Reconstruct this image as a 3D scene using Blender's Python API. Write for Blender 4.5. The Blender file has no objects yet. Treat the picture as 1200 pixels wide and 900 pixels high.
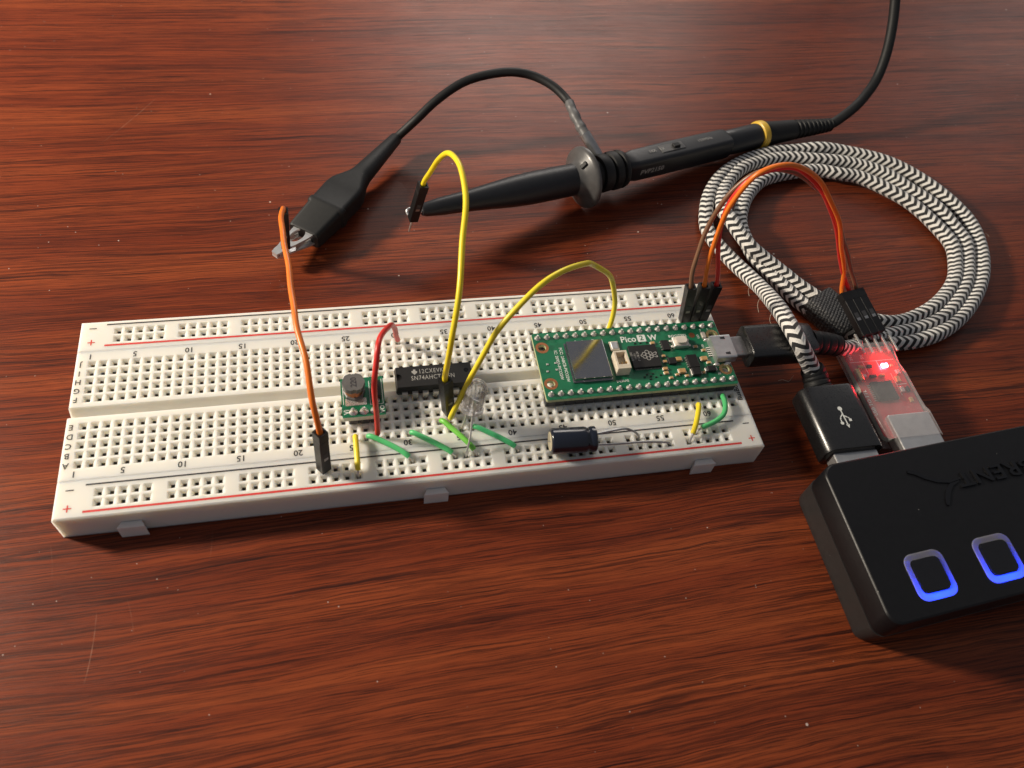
import bpy, bmesh, math, random
from mathutils import Vector, Matrix

random.seed(7)
K = 0.001                      # the scene is written in millimetres, built in metres
S = bpy.context.scene
COL = S.collection

# ------------------------------------------------------------------ camera
FPX = 943.10
CAM = Vector((66.5914, -87.7052, 174.609))
CM = Matrix(((0.9789375, -0.1743649, 0.1061990), (-0.0832045, -0.8157530, -0.5723845), (0.1864359, 0.5514924, -0.8130792)))
cam = bpy.data.cameras.new('camera')
cam.sensor_width = 36.0
cam.lens = FPX / 1200 * 36
cam.clip_start = 0.002
cam.clip_end = 20
cam.dof.use_dof = True
cam.dof.focus_distance = 0.218
cam.dof.aperture_fstop = 27
co = bpy.data.objects.new('camera', cam)
COL.objects.link(co)
R, D, F = CM[0], CM[1], CM[2]
co.matrix_world = Matrix(((R.x, -D.x, -F.x, CAM.x * K), (R.y, -D.y, -F.y, CAM.y * K), (R.z, -D.z, -F.z, CAM.z * K), (0, 0, 0, 1)))
S.camera = co

# ------------------------------------------------------------------ light
w = bpy.data.worlds.new('World')
S.world = w
w.use_nodes = True
w.node_tree.nodes['Background'].inputs[0].default_value = (0.90, 0.92, 1.0, 1)
w.node_tree.nodes['Background'].inputs[1].default_value = 0.175


def area(name, loc, target, size, power, colour, shape='DISK', size_y=None):
    l = bpy.data.lights.new(name, 'AREA')
    l.shape = shape
    l.size = size * K
    if size_y:
        l.size_y = size_y * K
    l.energy = power
    l.color = colour
    o = bpy.data.objects.new(name, l)
    COL.objects.link(o)
    o.location = Vector(loc) * K
    o.rotation_euler = (Vector(target) - Vector(loc)).to_track_quat('-Z', 'Y').to_euler()
    return o


area('desk_lamp_light', (-400, 194, 284), (95, 35, 0), 78, 5.5, (1.0, 0.88, 0.72))
area('window_light', (350, 980, 520), (150, 170, 0), 470, 2.9, (1.0, 0.92, 0.84), 'RECTANGLE', 330)
area('doorway_light', (1180, 980, 520), (350, 190, 0), 330, 0.65, (1.0, 0.94, 0.88), 'RECTANGLE', 420)
S.view_settings.view_transform = 'Standard'
S.view_settings.look = 'None'
S.view_settings.gamma = 1
S.view_settings.exposure = 0
S.render.engine = 'CYCLES'
S.cycles.use_denoising = True
S.cycles.max_bounces = 10
S.cycles.transparent_max_bounces = 12
S.cycles.sample_clamp_indirect = 6
S.cycles.caustics_refractive = False

# ------------------------------------------------------------------ pixel -> place


def ray(u, v):
    a, b = (u - 600) / FPX, (v - 450) / FPX
    return R * a + D * b + F


def at(u, v, z=0.0):            # the point at height z that the photograph shows at (u, v)
    d = ray(u, v)
    return CAM + d * ((z - CAM.z) / d.z)


def aty(u, v, y):               # the same for a known distance y
    d = ray(u, v)
    return CAM + d * ((y - CAM.y) / d.y)


# ------------------------------------------------------------------ materials
class NT:
    def __init__(s, name):
        s.m = bpy.data.materials.new(name)
        s.m.use_nodes = True
        s.t = s.m.node_tree
        s.b = s.t.nodes['Principled BSDF']
        s.out = s.t.nodes['Material Output']

    def n(s, typ, ins=None, **kw):
        nd = s.t.nodes.new(typ)
        for k, v in kw.items():
            setattr(nd, k, v)
        for k, v in (ins or {}).items():
            s.put(nd.inputs[k], v)
        return nd

    def put(s, sock, v):
        if hasattr(v, 'is_output'):
            s.t.links.new(v, sock)
        elif isinstance(v, bpy.types.Node):
            s.t.links.new(v.outputs[0], sock)
        else:
            sock.default_value = v

    def math(s, op, a, b=0.0, c=0.0, clamp=False):
        nd = s.t.nodes.new('ShaderNodeMath')
        nd.operation = op
        nd.use_clamp = clamp
        for i, v in enumerate((a, b, c)):
            s.put(nd.inputs[i], v)
        return nd.outputs[0]

    def ramp(s, fac, stops, interp='LINEAR'):
        nd = s.t.nodes.new('ShaderNodeValToRGB')
        nd.color_ramp.interpolation = interp
        el = nd.color_ramp.elements
        while len(el) < len(stops):
            el.new(0.5)
        for e, (p, c) in zip(el, stops):
            e.position = p
            e.color = c if len(c) == 4 else (*c, 1)
        s.put(nd.inputs[0], fac)
        return nd.outputs[0]

    def mix(s, fac, a, b, blend='MIX'):
        nd = s.t.nodes.new('ShaderNodeMix')
        nd.data_type = 'RGBA'
        nd.blend_type = blend
        s.put(nd.inputs[0], fac)
        for i, v in ((6, a), (7, b)):
            s.put(nd.inputs[i], (*v, 1) if isinstance(v, tuple) and len(v) == 3 else v)
        return nd.outputs[2]

    def noise(s, vec, scale, detail=3, rough=0.5, dist=0.0):
        nd = s.t.nodes.new('ShaderNodeTexNoise')
        s.put(nd.inputs['Vector'], vec)
        nd.inputs['Scale'].default_value = scale
        nd.inputs['Detail'].default_value = detail
        nd.inputs['Roughness'].default_value = rough
        nd.inputs['Distortion'].default_value = dist
        return nd.outputs[0]

    def mm(s, rot=0.0, scale=(1, 1, 1), loc=(0, 0, 0)):   # object coordinates in millimetres
        tc = s.t.nodes.new('ShaderNodeTexCoord')
        mp = s.t.nodes.new('ShaderNodeMapping')
        mp.inputs['Scale'].default_value = tuple(1000 * x for x in scale)
        mp.inputs['Rotation'].default_value = (0, 0, rot)
        mp.inputs['Location'].default_value = loc
        s.t.links.new(tc.outputs['Object'], mp.inputs[0])
        return mp.outputs[0]

    def bump(s, h, strength, dist):
        nd = s.t.nodes.new('ShaderNodeBump')
        nd.inputs['Strength'].default_value = strength
        nd.inputs['Distance'].default_value = dist * K
        s.put(nd.inputs['Height'], h)
        s.t.links.new(nd.outputs[0], s.b.inputs['Normal'])


def simple(name, col, rough=0.5, metal=0.0, var=0.12, nscale=0.6, bump=0.0, bscale=4.0, spec=0.5, coat=0.0, sss=0.0, rvar=0.12, sscale=1.2, dust=0.0):
    t = NT(name)
    v = t.mm()
    n1 = t.noise(v, nscale, 4, 0.6)
    lo = tuple(c * (1 - var) for c in col)
    hi = tuple(min(1, c * (1 + var)) for c in col)
    bc = t.ramp(n1, [(0.3, lo), (0.7, hi)])
    if dust:
        vo = t.n('ShaderNodeTexVoronoi', {'Vector': v, 'Scale': dust})
        rc = t.n('ShaderNodeSeparateColor', {0: vo.outputs['Color']})
        sp = t.math('LESS_THAN', t.math('DIVIDE', vo.outputs['Distance'], dust), t.math('MULTIPLY', t.math('POWER', rc.outputs[0], 4.0), 0.13))
        bc = t.mix(t.math('MULTIPLY', sp, 0.45), bc, (0.55, 0.52, 0.48))
    t.put(t.b.inputs['Base Color'], bc)
    n2 = t.noise(v, nscale * 2.7, 4, 0.65)
    t.put(t.b.inputs['Roughness'], t.math('MULTIPLY_ADD', t.math('SUBTRACT', n2, 0.5), rvar * 2, rough, True))
    t.b.inputs['Metallic'].default_value = metal
    t.b.inputs['Specular IOR Level'].default_value = spec
    t.b.inputs['Coat Weight'].default_value = coat
    t.b.inputs['Coat Roughness'].default_value = 0.1
    if sss:
        t.b.inputs['Subsurface Weight'].default_value = sss
        t.b.inputs['Subsurface Radius'].default_value = (1, 0.9, 0.75)
        t.b.inputs['Subsurface Scale'].default_value = sscale * K
    if bump:
        t.bump(t.noise(v, bscale, 3, 0.6), bump, 0.1)
    return t.m


def wood():
    t = NT('reddish_wood_laminate')
    p = t.mm(rot=math.radians(-1.2))
    sx = t.n('ShaderNodeSeparateXYZ', {0: p})
    x, y = sx.outputs[0], sx.outputs[1]

    def vec(a, b, c=0.0):
        return t.n('ShaderNodeCombineXYZ', {0: a, 1: b, 2: c}).outputs[0]

    def m(a, k):
        return t.math('MULTIPLY', a, k)
    w1 = t.noise(vec(m(x, 0.0055), m(y, 0.016)), 1, 2)
    w2 = t.noise(vec(m(x, 0.028), m(y, 0.09), 3.0), 1, 3)
    w3 = t.noise(vec(m(x, 0.12), m(y, 0.5), 9.0), 1, 2)
    yy = t.math('ADD', y, t.math('ADD', m(w1, 11.0), t.math('ADD', m(w2, 2.0), m(w3, 0.5))))
    band = t.noise(vec(m(x, 0.003), m(yy, 0.075), 1.0), 1, 4, 0.55)
    streak = t.noise(vec(m(x, 0.0075), m(yy, 0.62), 5.0), 1, 6, 0.66)
    fine = t.noise(vec(m(x, 0.021), m(yy, 1.7), 7.0), 1, 5, 0.72)
    pore = t.noise(vec(m(x, 0.060), m(yy, 4.2), 11.0), 1, 4, 0.62)
    base = t.ramp(band, [(0.25, (0.112, 0.0185, 0.0074)), (0.48, (0.195, 0.0355, 0.0116)), (0.75, (0.305, 0.0660, 0.0190))])
    s1 = t.ramp(streak, [(0.345, (0, 0, 0)), (0.425, (1, 1, 1))])
    c = t.mix(s1, (0.048, 0.0098, 0.0052), base)
    lite = t.ramp(streak, [(0.56, (0, 0, 0)), (0.74, (1, 1, 1))])
    c = t.mix(m(lite, 0.45), c, (0.34, 0.080, 0.023))
    fm = t.ramp(fine, [(0.425, (1, 1, 1)), (0.475, (0, 0, 0))])
    gate = t.ramp(t.noise(vec(m(x, 0.006), m(yy, 0.11), 21.0), 1, 3), [(0.36, (0.42, 0.42, 0.42)), (0.60, (1, 1, 1))])
    c = t.mix(t.math('MULTIPLY', m(fm, 0.62), gate), c, (0.022, 0.0058, 0.0042))
    for (kx, ky, seed, th, st) in ((0.0040, 0.30, 31.0, 0.012, 0.70), (0.0058, 0.62, 37.0, 0.015, 0.62), (0.0095, 1.15, 43.0, 0.022, 0.56), (0.018, 1.9, 53.0, 0.032, 0.46)):
        nz = t.noise(vec(m(x, kx), m(yy, ky), seed), 1, 3, 0.55)
        rg = t.math('ABSOLUTE', t.math('SUBTRACT', nz, 0.5))
        brk_ = t.noise(vec(m(x, kx * 2.6), m(yy, ky * 0.8), seed + 2.0), 1, 2)
        wdt = t.math('MULTIPLY', t.math('SUBTRACT', brk_, 0.30, 0, True), th * 4.2)
        ln = t.math('SUBTRACT', 1.0, t.math('DIVIDE', rg, t.math('ADD', wdt, 0.0008)), 0, True)
        c = t.mix(t.math('MULTIPLY', t.math('POWER', ln, 0.6), st), c, (0.030, 0.0078, 0.0050))
    pm = t.ramp(pore, [(0.385, (1, 1, 1)), (0.43, (0, 0, 0))])
    c = t.mix(m(pm, 0.68), c, (0.018, 0.005, 0.004))
    hl = t.ramp(pore, [(0.58, (0, 0, 0)), (0.78, (1, 1, 1))])
    c = t.mix(m(hl, 0.36), c, (0.34, 0.098, 0.034))
    # dust specks, each of its own size
    vo = t.n('ShaderNodeTexVoronoi', {'Vector': p, 'Scale': 0.17})
    rnd = t.n('ShaderNodeSeparateColor', {0: vo.outputs['Color']})
    dist = t.math('MULTIPLY', vo.outputs['Distance'], 5.9)
    rad = t.math('MULTIPLY', t.math('POWER', rnd.outputs[0], 3.0), 0.33)
    speck = t.math('LESS_THAN', dist, rad)
    speck = t.math('MULTIPLY', speck, t.math('GREATER_THAN', rnd.outputs[1], 0.5))
    vo2 = t.n('ShaderNodeTexVoronoi', {'Vector': p, 'Scale': 0.45})
    rn2 = t.n('ShaderNodeSeparateColor', {0: vo2.outputs['Color']})
    d2 = t.math('LESS_THAN', t.math('MULTIPLY', vo2.outputs['Distance'], 2.22), t.math('MULTIPLY', t.math('POWER', rn2.outputs[0], 3.5), 0.17))
    dust = t.math('MAXIMUM', speck, m(d2, 0.7))
    # scratches where the photograph has them
    scr = None
    for (u0, v0, u1, v1, wd, k) in ((188, 112, 118, 170, 0.16, 0.38), (116, 714, 100, 806, 0.15, 0.5), (150, 700, 158, 745, 0.09, 0.25), (250, 618, 246, 660, 0.09, 0.2), (60, 635, 62, 682, 0.08, 0.25), (905, 128, 830, 150, 0.12, 0.15), (430, 118, 395, 150, 0.10, 0.15)):
        a, b = at(u0, v0), at(u1, v1)
        mid, L, ang = (a + b) / 2, (b - a).length / 2, math.atan2(b.y - a.y, b.x - a.x)
        tc = t.n('ShaderNodeTexCoord')
        mp = t.n('ShaderNodeMapping', {0: tc.outputs['Object']}, vector_type='TEXTURE')
        mp.inputs['Location'].default_value = (mid.x * K, mid.y * K, 0)
        mp.inputs['Rotation'].default_value = (0, 0, ang)
        mp.inputs['Scale'].default_value = (L * K, wd * K, 1)
        q = t.n('ShaderNodeSeparateXYZ', {0: mp.outputs[0]})
        bend = t.math('MULTIPLY', t.math('POWER', q.outputs[0], 2.0), 3.0)
        e = t.math('ADD', t.math('POWER', t.math('ABSOLUTE', q.outputs[0]), 4.0), t.math('ABSOLUTE', t.math('ADD', q.outputs[1], bend)))
        mk_ = t.math('MULTIPLY', t.math('SUBTRACT', 1.0, e, 0, True), k)
        scr = mk_ if scr is None else t.math('MAXIMUM', scr, mk_)
    brk = t.noise(p, 0.45, 3)
    scr = t.math('MULTIPLY', scr, t.ramp(brk, [(0.35, (0.2, 0.2, 0.2)), (0.6, (1, 1, 1))]))
    c = t.mix(scr, c, (0.48, 0.26, 0.18))
    c = t.mix(m(dust, 0.75), c, (0.62, 0.52, 0.46))
    t.put(t.b.inputs['Base Color'], c)
    smear = t.noise(p, 0.02, 5, 0.6)
    t.put(t.b.inputs['Roughness'], t.math('ADD', t.math('MULTIPLY', smear, 0.16), t.math('MULTIPLY_ADD', streak, -0.10, 0.335)))
    t.b.inputs['Specular IOR Level'].default_value = 0.22
    h = t.math('ADD', t.math('MULTIPLY', pm, -0.7), t.math('MULTIPLY', fm, -0.5))
    h = t.math('ADD', h, t.math('MULTIPLY', t.noise(p, 0.9, 3), 0.5))
    t.bump(h, 0.13, 0.10)
    return t.m


def braid():
    t = NT('herringbone_braid')
    uv = t.n('ShaderNodeUVMap', uv_map='UVMap')
    q = t.n('ShaderNodeSeparateXYZ', {0: uv.outputs[0]})
    wob = t.noise(t.mm(), 0.5, 2)
    tri = t.math('PINGPONG', t.math('MULTIPLY', q.outputs[0], BR_N * 2.0), 1.0)
    ph = t.math('ADD', t.math('MULTIPLY', q.outputs[1], 1.0 / BR_P), t.math('MULTIPLY', tri, BR_A))
    ph = t.math('ADD', ph, t.math('MULTIPLY', wob, 0.12))
    fr = t.math('FRACT', ph)
    pp = t.math('ABSOLUTE', t.math('SUBTRACT', fr, 0.5))
    mask = t.ramp(pp, [(0.225, (1, 1, 1)), (0.265, (0, 0, 0))])
    th = t.noise(t.mm(), 5.0, 3)
    white = t.ramp(th, [(0.3, (0.66, 0.64, 0.60)), (0.7, (0.86, 0.84, 0.80))])
    t.put(t.b.inputs['Base Color'], t.mix(mask, (0.010, 0.010, 0.011), white))
    t.b.inputs['Roughness'].default_value = 0.75
    t.b.inputs['Sheen Weight'].default_value = 0.25
    t.bump(t.noise(t.mm(), 9.0, 3), 0.35, 0.1)
    return t.m


BR_P, BR_A, BR_N = 2.2, 0.66, 3


def clear_plastic(name, tint, milky, rough):
    t = NT(name)
    tr = t.n('ShaderNodeBsdfTransparent', {0: (*tint, 1)})
    t.put(t.b.inputs['Base Color'], (0.80, 0.77, 0.76, 1))
    t.put(t.b.inputs['Roughness'], t.math('MULTIPLY_ADD', t.noise(t.mm(), 0.5, 4), 0.2, rough))
    lw = t.n('ShaderNodeLayerWeight', {0: 0.32})
    fac = t.math('MULTIPLY_ADD', lw.outputs[1], 0.55, t.math('MULTIPLY_ADD', t.noise(t.mm(), 0.35, 4), milky * 0.5, milky * 0.75), True)
    mx = t.n('ShaderNodeMixShader', {0: fac, 1: tr, 2: t.b})
    t.t.links.new(mx.outputs[0], t.out.inputs[0])
    t.bump(t.noise(t.mm(), 0.25, 3), 0.5, 0.6)
    return t.m


def glass(name, col, ior, rough):
    t = NT(name)
    t.b.inputs['Base Color'].default_value = (*col, 1)
    t.b.inputs['Transmission Weight'].default_value = 1
    t.b.inputs['IOR'].default_value = ior
    t.put(t.b.inputs['Roughness'], t.math('MULTIPLY', t.noise(t.mm(), 0.8, 2), rough * 2))
    return t.m


def clear_lens():
    t = NT('clear_epoxy')
    t.b.inputs['Transmission Weight'].default_value = 1
    t.b.inputs['IOR'].default_value = 1.5
    t.put(t.b.inputs['Roughness'], t.math('MULTIPLY', t.noise(t.mm(), 0.8, 2), 0.05))
    tr = t.n('ShaderNodeBsdfTransparent', {0: (0.99, 0.98, 0.975, 1)})
    df = t.n('ShaderNodeBsdfDiffuse', {0: (0.85, 0.80, 0.78, 1)})
    a = t.n('ShaderNodeMixShader', {0: 0.30, 1: t.b, 2: tr})
    lw = t.n('ShaderNodeLayerWeight', {0: 0.45})
    c = t.n('ShaderNodeMixShader', {0: t.math('MULTIPLY_ADD', t.math('POWER', lw.outputs[1], 2.0), 0.5, 0.05, True), 1: a, 2: df})  # white diffuse mixed in towards the rim, imitating bright edge highlights
    t.t.links.new(c.outputs[0], t.out.inputs[0])
    return t.m


def glow(name, col, strength):
    t = NT(name)
    t.b.inputs['Base Color'].default_value = (*[c * 0.5 for c in col], 1)
    t.b.inputs['Emission Color'].default_value = (*col, 1)
    t.b.inputs['Emission Strength'].default_value = strength
    t.put(t.b.inputs['Roughness'], t.math('MULTIPLY', t.noise(t.mm(), 1.0, 2), 0.6))
    return t.m


def diffuser(name):
    t = NT(name)
    tl = t.n('ShaderNodeBsdfTranslucent', {0: (0.9, 0.9, 0.92, 1)})
    t.b.inputs['Base Color'].default_value = (0.28, 0.28, 0.31, 1)
    t.put(t.b.inputs['Roughness'], t.math('MULTIPLY_ADD', t.noise(t.mm(), 0.8, 2), 0.2, 0.35))
    mx = t.n('ShaderNodeMixShader', {0: 0.68, 1: t.b, 2: tl})
    t.t.links.new(mx.outputs[0], t.out.inputs[0])
    return t.m


def woven(name, col):
    t = NT(name)
    p = t.mm(rot=math.radians(38))
    wv = t.n('ShaderNodeTexVoronoi', {'Vector': p, 'Scale': 1.15, 'Randomness': 0.25})
    t.put(t.b.inputs['Base Color'], t.ramp(wv.outputs['Distance'], [(0.2, tuple(c * 2.6 for c in col)), (0.6, tuple(c * 0.4 for c in col))]))
    t.b.inputs['Roughness'].default_value = 0.5
    t.bump(t.math('SUBTRACT', 1.0, wv.outputs['Distance']), 1.0, 0.45)
    return t.m


def pcb(name, col, trace, k=0.5):
    t = NT(name)
    p = t.mm()
    vo = t.n('ShaderNodeTexVoronoi', {'Vector': p, 'Scale': 0.42}, distance='MANHATTAN', feature='F1')
    edge = t.noise(p, 0.35, 2)
    tr = t.ramp(t.n('ShaderNodeTexVoronoi', {'Vector': p, 'Scale': 0.55}, distance='MANHATTAN').outputs['Color'], [(0.35, (0, 0, 0)), (0.4, (1, 1, 1))], 'LINEAR')
    base = t.ramp(edge, [(0.35, tuple(c * 0.85 for c in col)), (0.65, tuple(c * 1.1 for c in col))])
    t.put(t.b.inputs['Base Color'], t.mix(t.math('MULTIPLY', tr, k), base, trace))
    t.b.inputs['Roughness'].default_value = 0.32
    t.b.inputs['Coat Weight'].default_value = 0.3
    t.b.inputs['Coat Roughness'].default_value = 0.15
    t.bump(vo.outputs['Distance'], 0.06, 0.05)
    return t.m


M = {}


def mat(k, f, *a, **kw):
    M[k] = f(*a, **kw)


mat('wood', wood)
mat('abs', simple, 'breadboard_white_plastic', (0.78, 0.76, 0.70), 0.40, var=0.03, nscale=0.08, sss=1.0, sscale=2.6, bump=0.05, bscale=1.2)
mat('abs_tab', simple, 'tab_white_plastic', (0.78, 0.76, 0.73), 0.4, var=0.03, nscale=0.1, sss=0.8, sscale=1.5)
mat('ink', simple, 'black_ink', (0.018, 0.017, 0.022), 0.6)
mat('ink_red', simple, 'red_ink', (0.62, 0.035, 0.030), 0.55)
mat('silk', simple, 'white_silkscreen', (0.72, 0.74, 0.70), 0.6)
mat('laser', simple, 'chip_marking_grey', (0.36, 0.35, 0.33), 0.6)
mat('epoxy', simple, 'chip_black_epoxy', (0.014, 0.0135, 0.0135), 0.5, bump=0.12, bscale=5, spec=0.3)
mat('tin', simple, 'tinned_metal', (0.66, 0.64, 0.60), 0.36, 0.75, var=0.1, nscale=1.2)
mat('steel', simple, 'plated_steel', (0.66, 0.66, 0.66), 0.36, 0.85, var=0.07, nscale=0.4, bump=0.03, bscale=2)
mat('shield', simple, 'shield_can_metal', (0.46, 0.45, 0.45), 0.13, 1.0, var=0.04, nscale=0.3, bump=0.05, bscale=0.5, rvar=0.08)
mat('solder', simple, 'solder', (0.76, 0.73, 0.68), 0.27, 0.72, var=0.12, nscale=2, bump=0.15, bscale=2.5)
mat('gold', simple, 'gold_plate', (0.80, 0.56, 0.24), 0.28, 1.0)
mat('copper', simple, 'copper_pad', (0.52, 0.20, 0.09), 0.38, 0.9)
mat('pcb_green', pcb, 'green_circuit_board', (0.007, 0.125, 0.056), (0.009, 0.175, 0.080), 0.55)
mat('pcb_edge', simple, 'board_edge_laminate', (0.42, 0.44, 0.24), 0.6)
mat('pcb_red', pcb, 'red_circuit_board', (0.44, 0.008, 0.014), (0.52, 0.012, 0.02), 0.5)
mat('pcb_pale', simple, 'pale_board_edge', (0.60, 0.62, 0.52), 0.55)
mat('blackplastic', simple, 'black_header_plastic', (0.008, 0.008, 0.0085), 0.34, spec=0.4, bump=0.06, bscale=3)
mat('greyplastic', simple, 'charcoal_header_plastic', (0.035, 0.035, 0.037), 0.5, bump=0.06, bscale=3)
mat('cream', simple, 'cream_connector_plastic', (0.66, 0.58, 0.46), 0.45, sss=0.15)
mat('tan', simple, 'tan_ceramic', (0.50, 0.30, 0.12), 0.5)
mat('ferrite', simple, 'ferrite_grey', (0.11, 0.107, 0.103), 0.45, bump=0.25, bscale=3)
mat('whitebtn', simple, 'button_white', (0.68, 0.62, 0.54), 0.4)
for k_, c_ in (('yellow', (0.84, 0.66, 0.022)), ('yellow_pale', (0.80, 0.66, 0.035)), ('orange', (0.80, 0.19, 0.018)), ('red', (0.62, 0.030, 0.022)), ('brown', (0.20, 0.10, 0.055)), ('green', (0.085, 0.50, 0.17)), ('green_dark', (0.055, 0.40, 0.15)), ('green_lime', (0.17, 0.55, 0.07)), ('ring_yellow', (0.72, 0.46, 0.05))):
    mat('w_' + k_, simple, k_ + '_wire_insulation', c_, 0.36, var=0.06, nscale=0.15, sss=0.1, bump=0.05, bscale=1.5)
mat('rubber', simple, 'black_rubber', (0.011, 0.0115, 0.012), 0.55, spec=0.35, bump=0.12, bscale=2.5, rvar=0.1, dust=0.32)
mat('rubber_soft', simple, 'satin_black_plastic', (0.011, 0.012, 0.015), 0.42, bump=0.06, bscale=2, dust=0.32)
mat('guard', simple, 'grey_finger_guard', (0.075, 0.074, 0.074), 0.34, bump=0.05, bscale=2)
mat('sleeve_clear', simple, 'grey_heat_shrink', (0.11, 0.11, 0.112), 0.45, bump=0.3, bscale=0.8)
mat('hub', simple, 'black_hub_plastic', (0.005, 0.005, 0.006), 0.40, bump=0.10, bscale=6, spec=0.32, dust=0.32)
mat('hub_low', simple, 'charcoal_hub_plastic', (0.017, 0.016, 0.016), 0.48, bump=0.12, bscale=6, dust=0.32)
mat('hub_gloss', simple, 'glossy_black_button', (0.006, 0.006, 0.008), 0.18)
mat('emboss', simple, 'embossed_black_plastic', (0.004, 0.004, 0.005), 0.16)
mat('plug', simple, 'black_metallic_plug', (0.009, 0.009, 0.0095), 0.30, 0.0, bump=0.05, bscale=7, spec=0.8, dust=0.32)
mat('cap_sleeve', simple, 'navy_capacitor_sleeve', (0.007, 0.010, 0.021), 0.22, coat=0.4, bump=0.05, bscale=1)
mat('cap_gold', simple, 'capacitor_pale_gold', (0.62, 0.55, 0.38), 0.45, 0.2)
mat('jaw', simple, 'bright_clip_steel', (0.74, 0.74, 0.74), 0.33, 0.75, var=0.06, nscale=0.5)
mat('well', simple, 'grey_light_well', (0.30, 0.30, 0.31), 0.6)
mat('clip_spring', simple, 'nickel_spring_contact', (0.28, 0.25, 0.21), 0.4, 0.6)
mat('lead', simple, 'dull_component_lead', (0.42, 0.42, 0.42), 0.36, 0.9)
mat('braid', braid)
mat('strap', woven, 'black_woven_strap', (0.020, 0.020, 0.021))
mat('sleeve', clear_plastic, 'clear_heat_shrink', (0.96, 0.95, 0.95), 0.105, 0.10)
mat('lens', clear_lens)
mat('led_red', glow, 'lit_red_led', (1.0, 0.022, 0.035), 470)
mat('led_blue', glow, 'lit_blue_led', (0.001, 0.030, 1.0), 1500)
mat('diffuser', diffuser, 'white_light_ring')
mat('thread', simple, 'loose_fibre', (0.45, 0.38, 0.30), 0.7)


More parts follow.
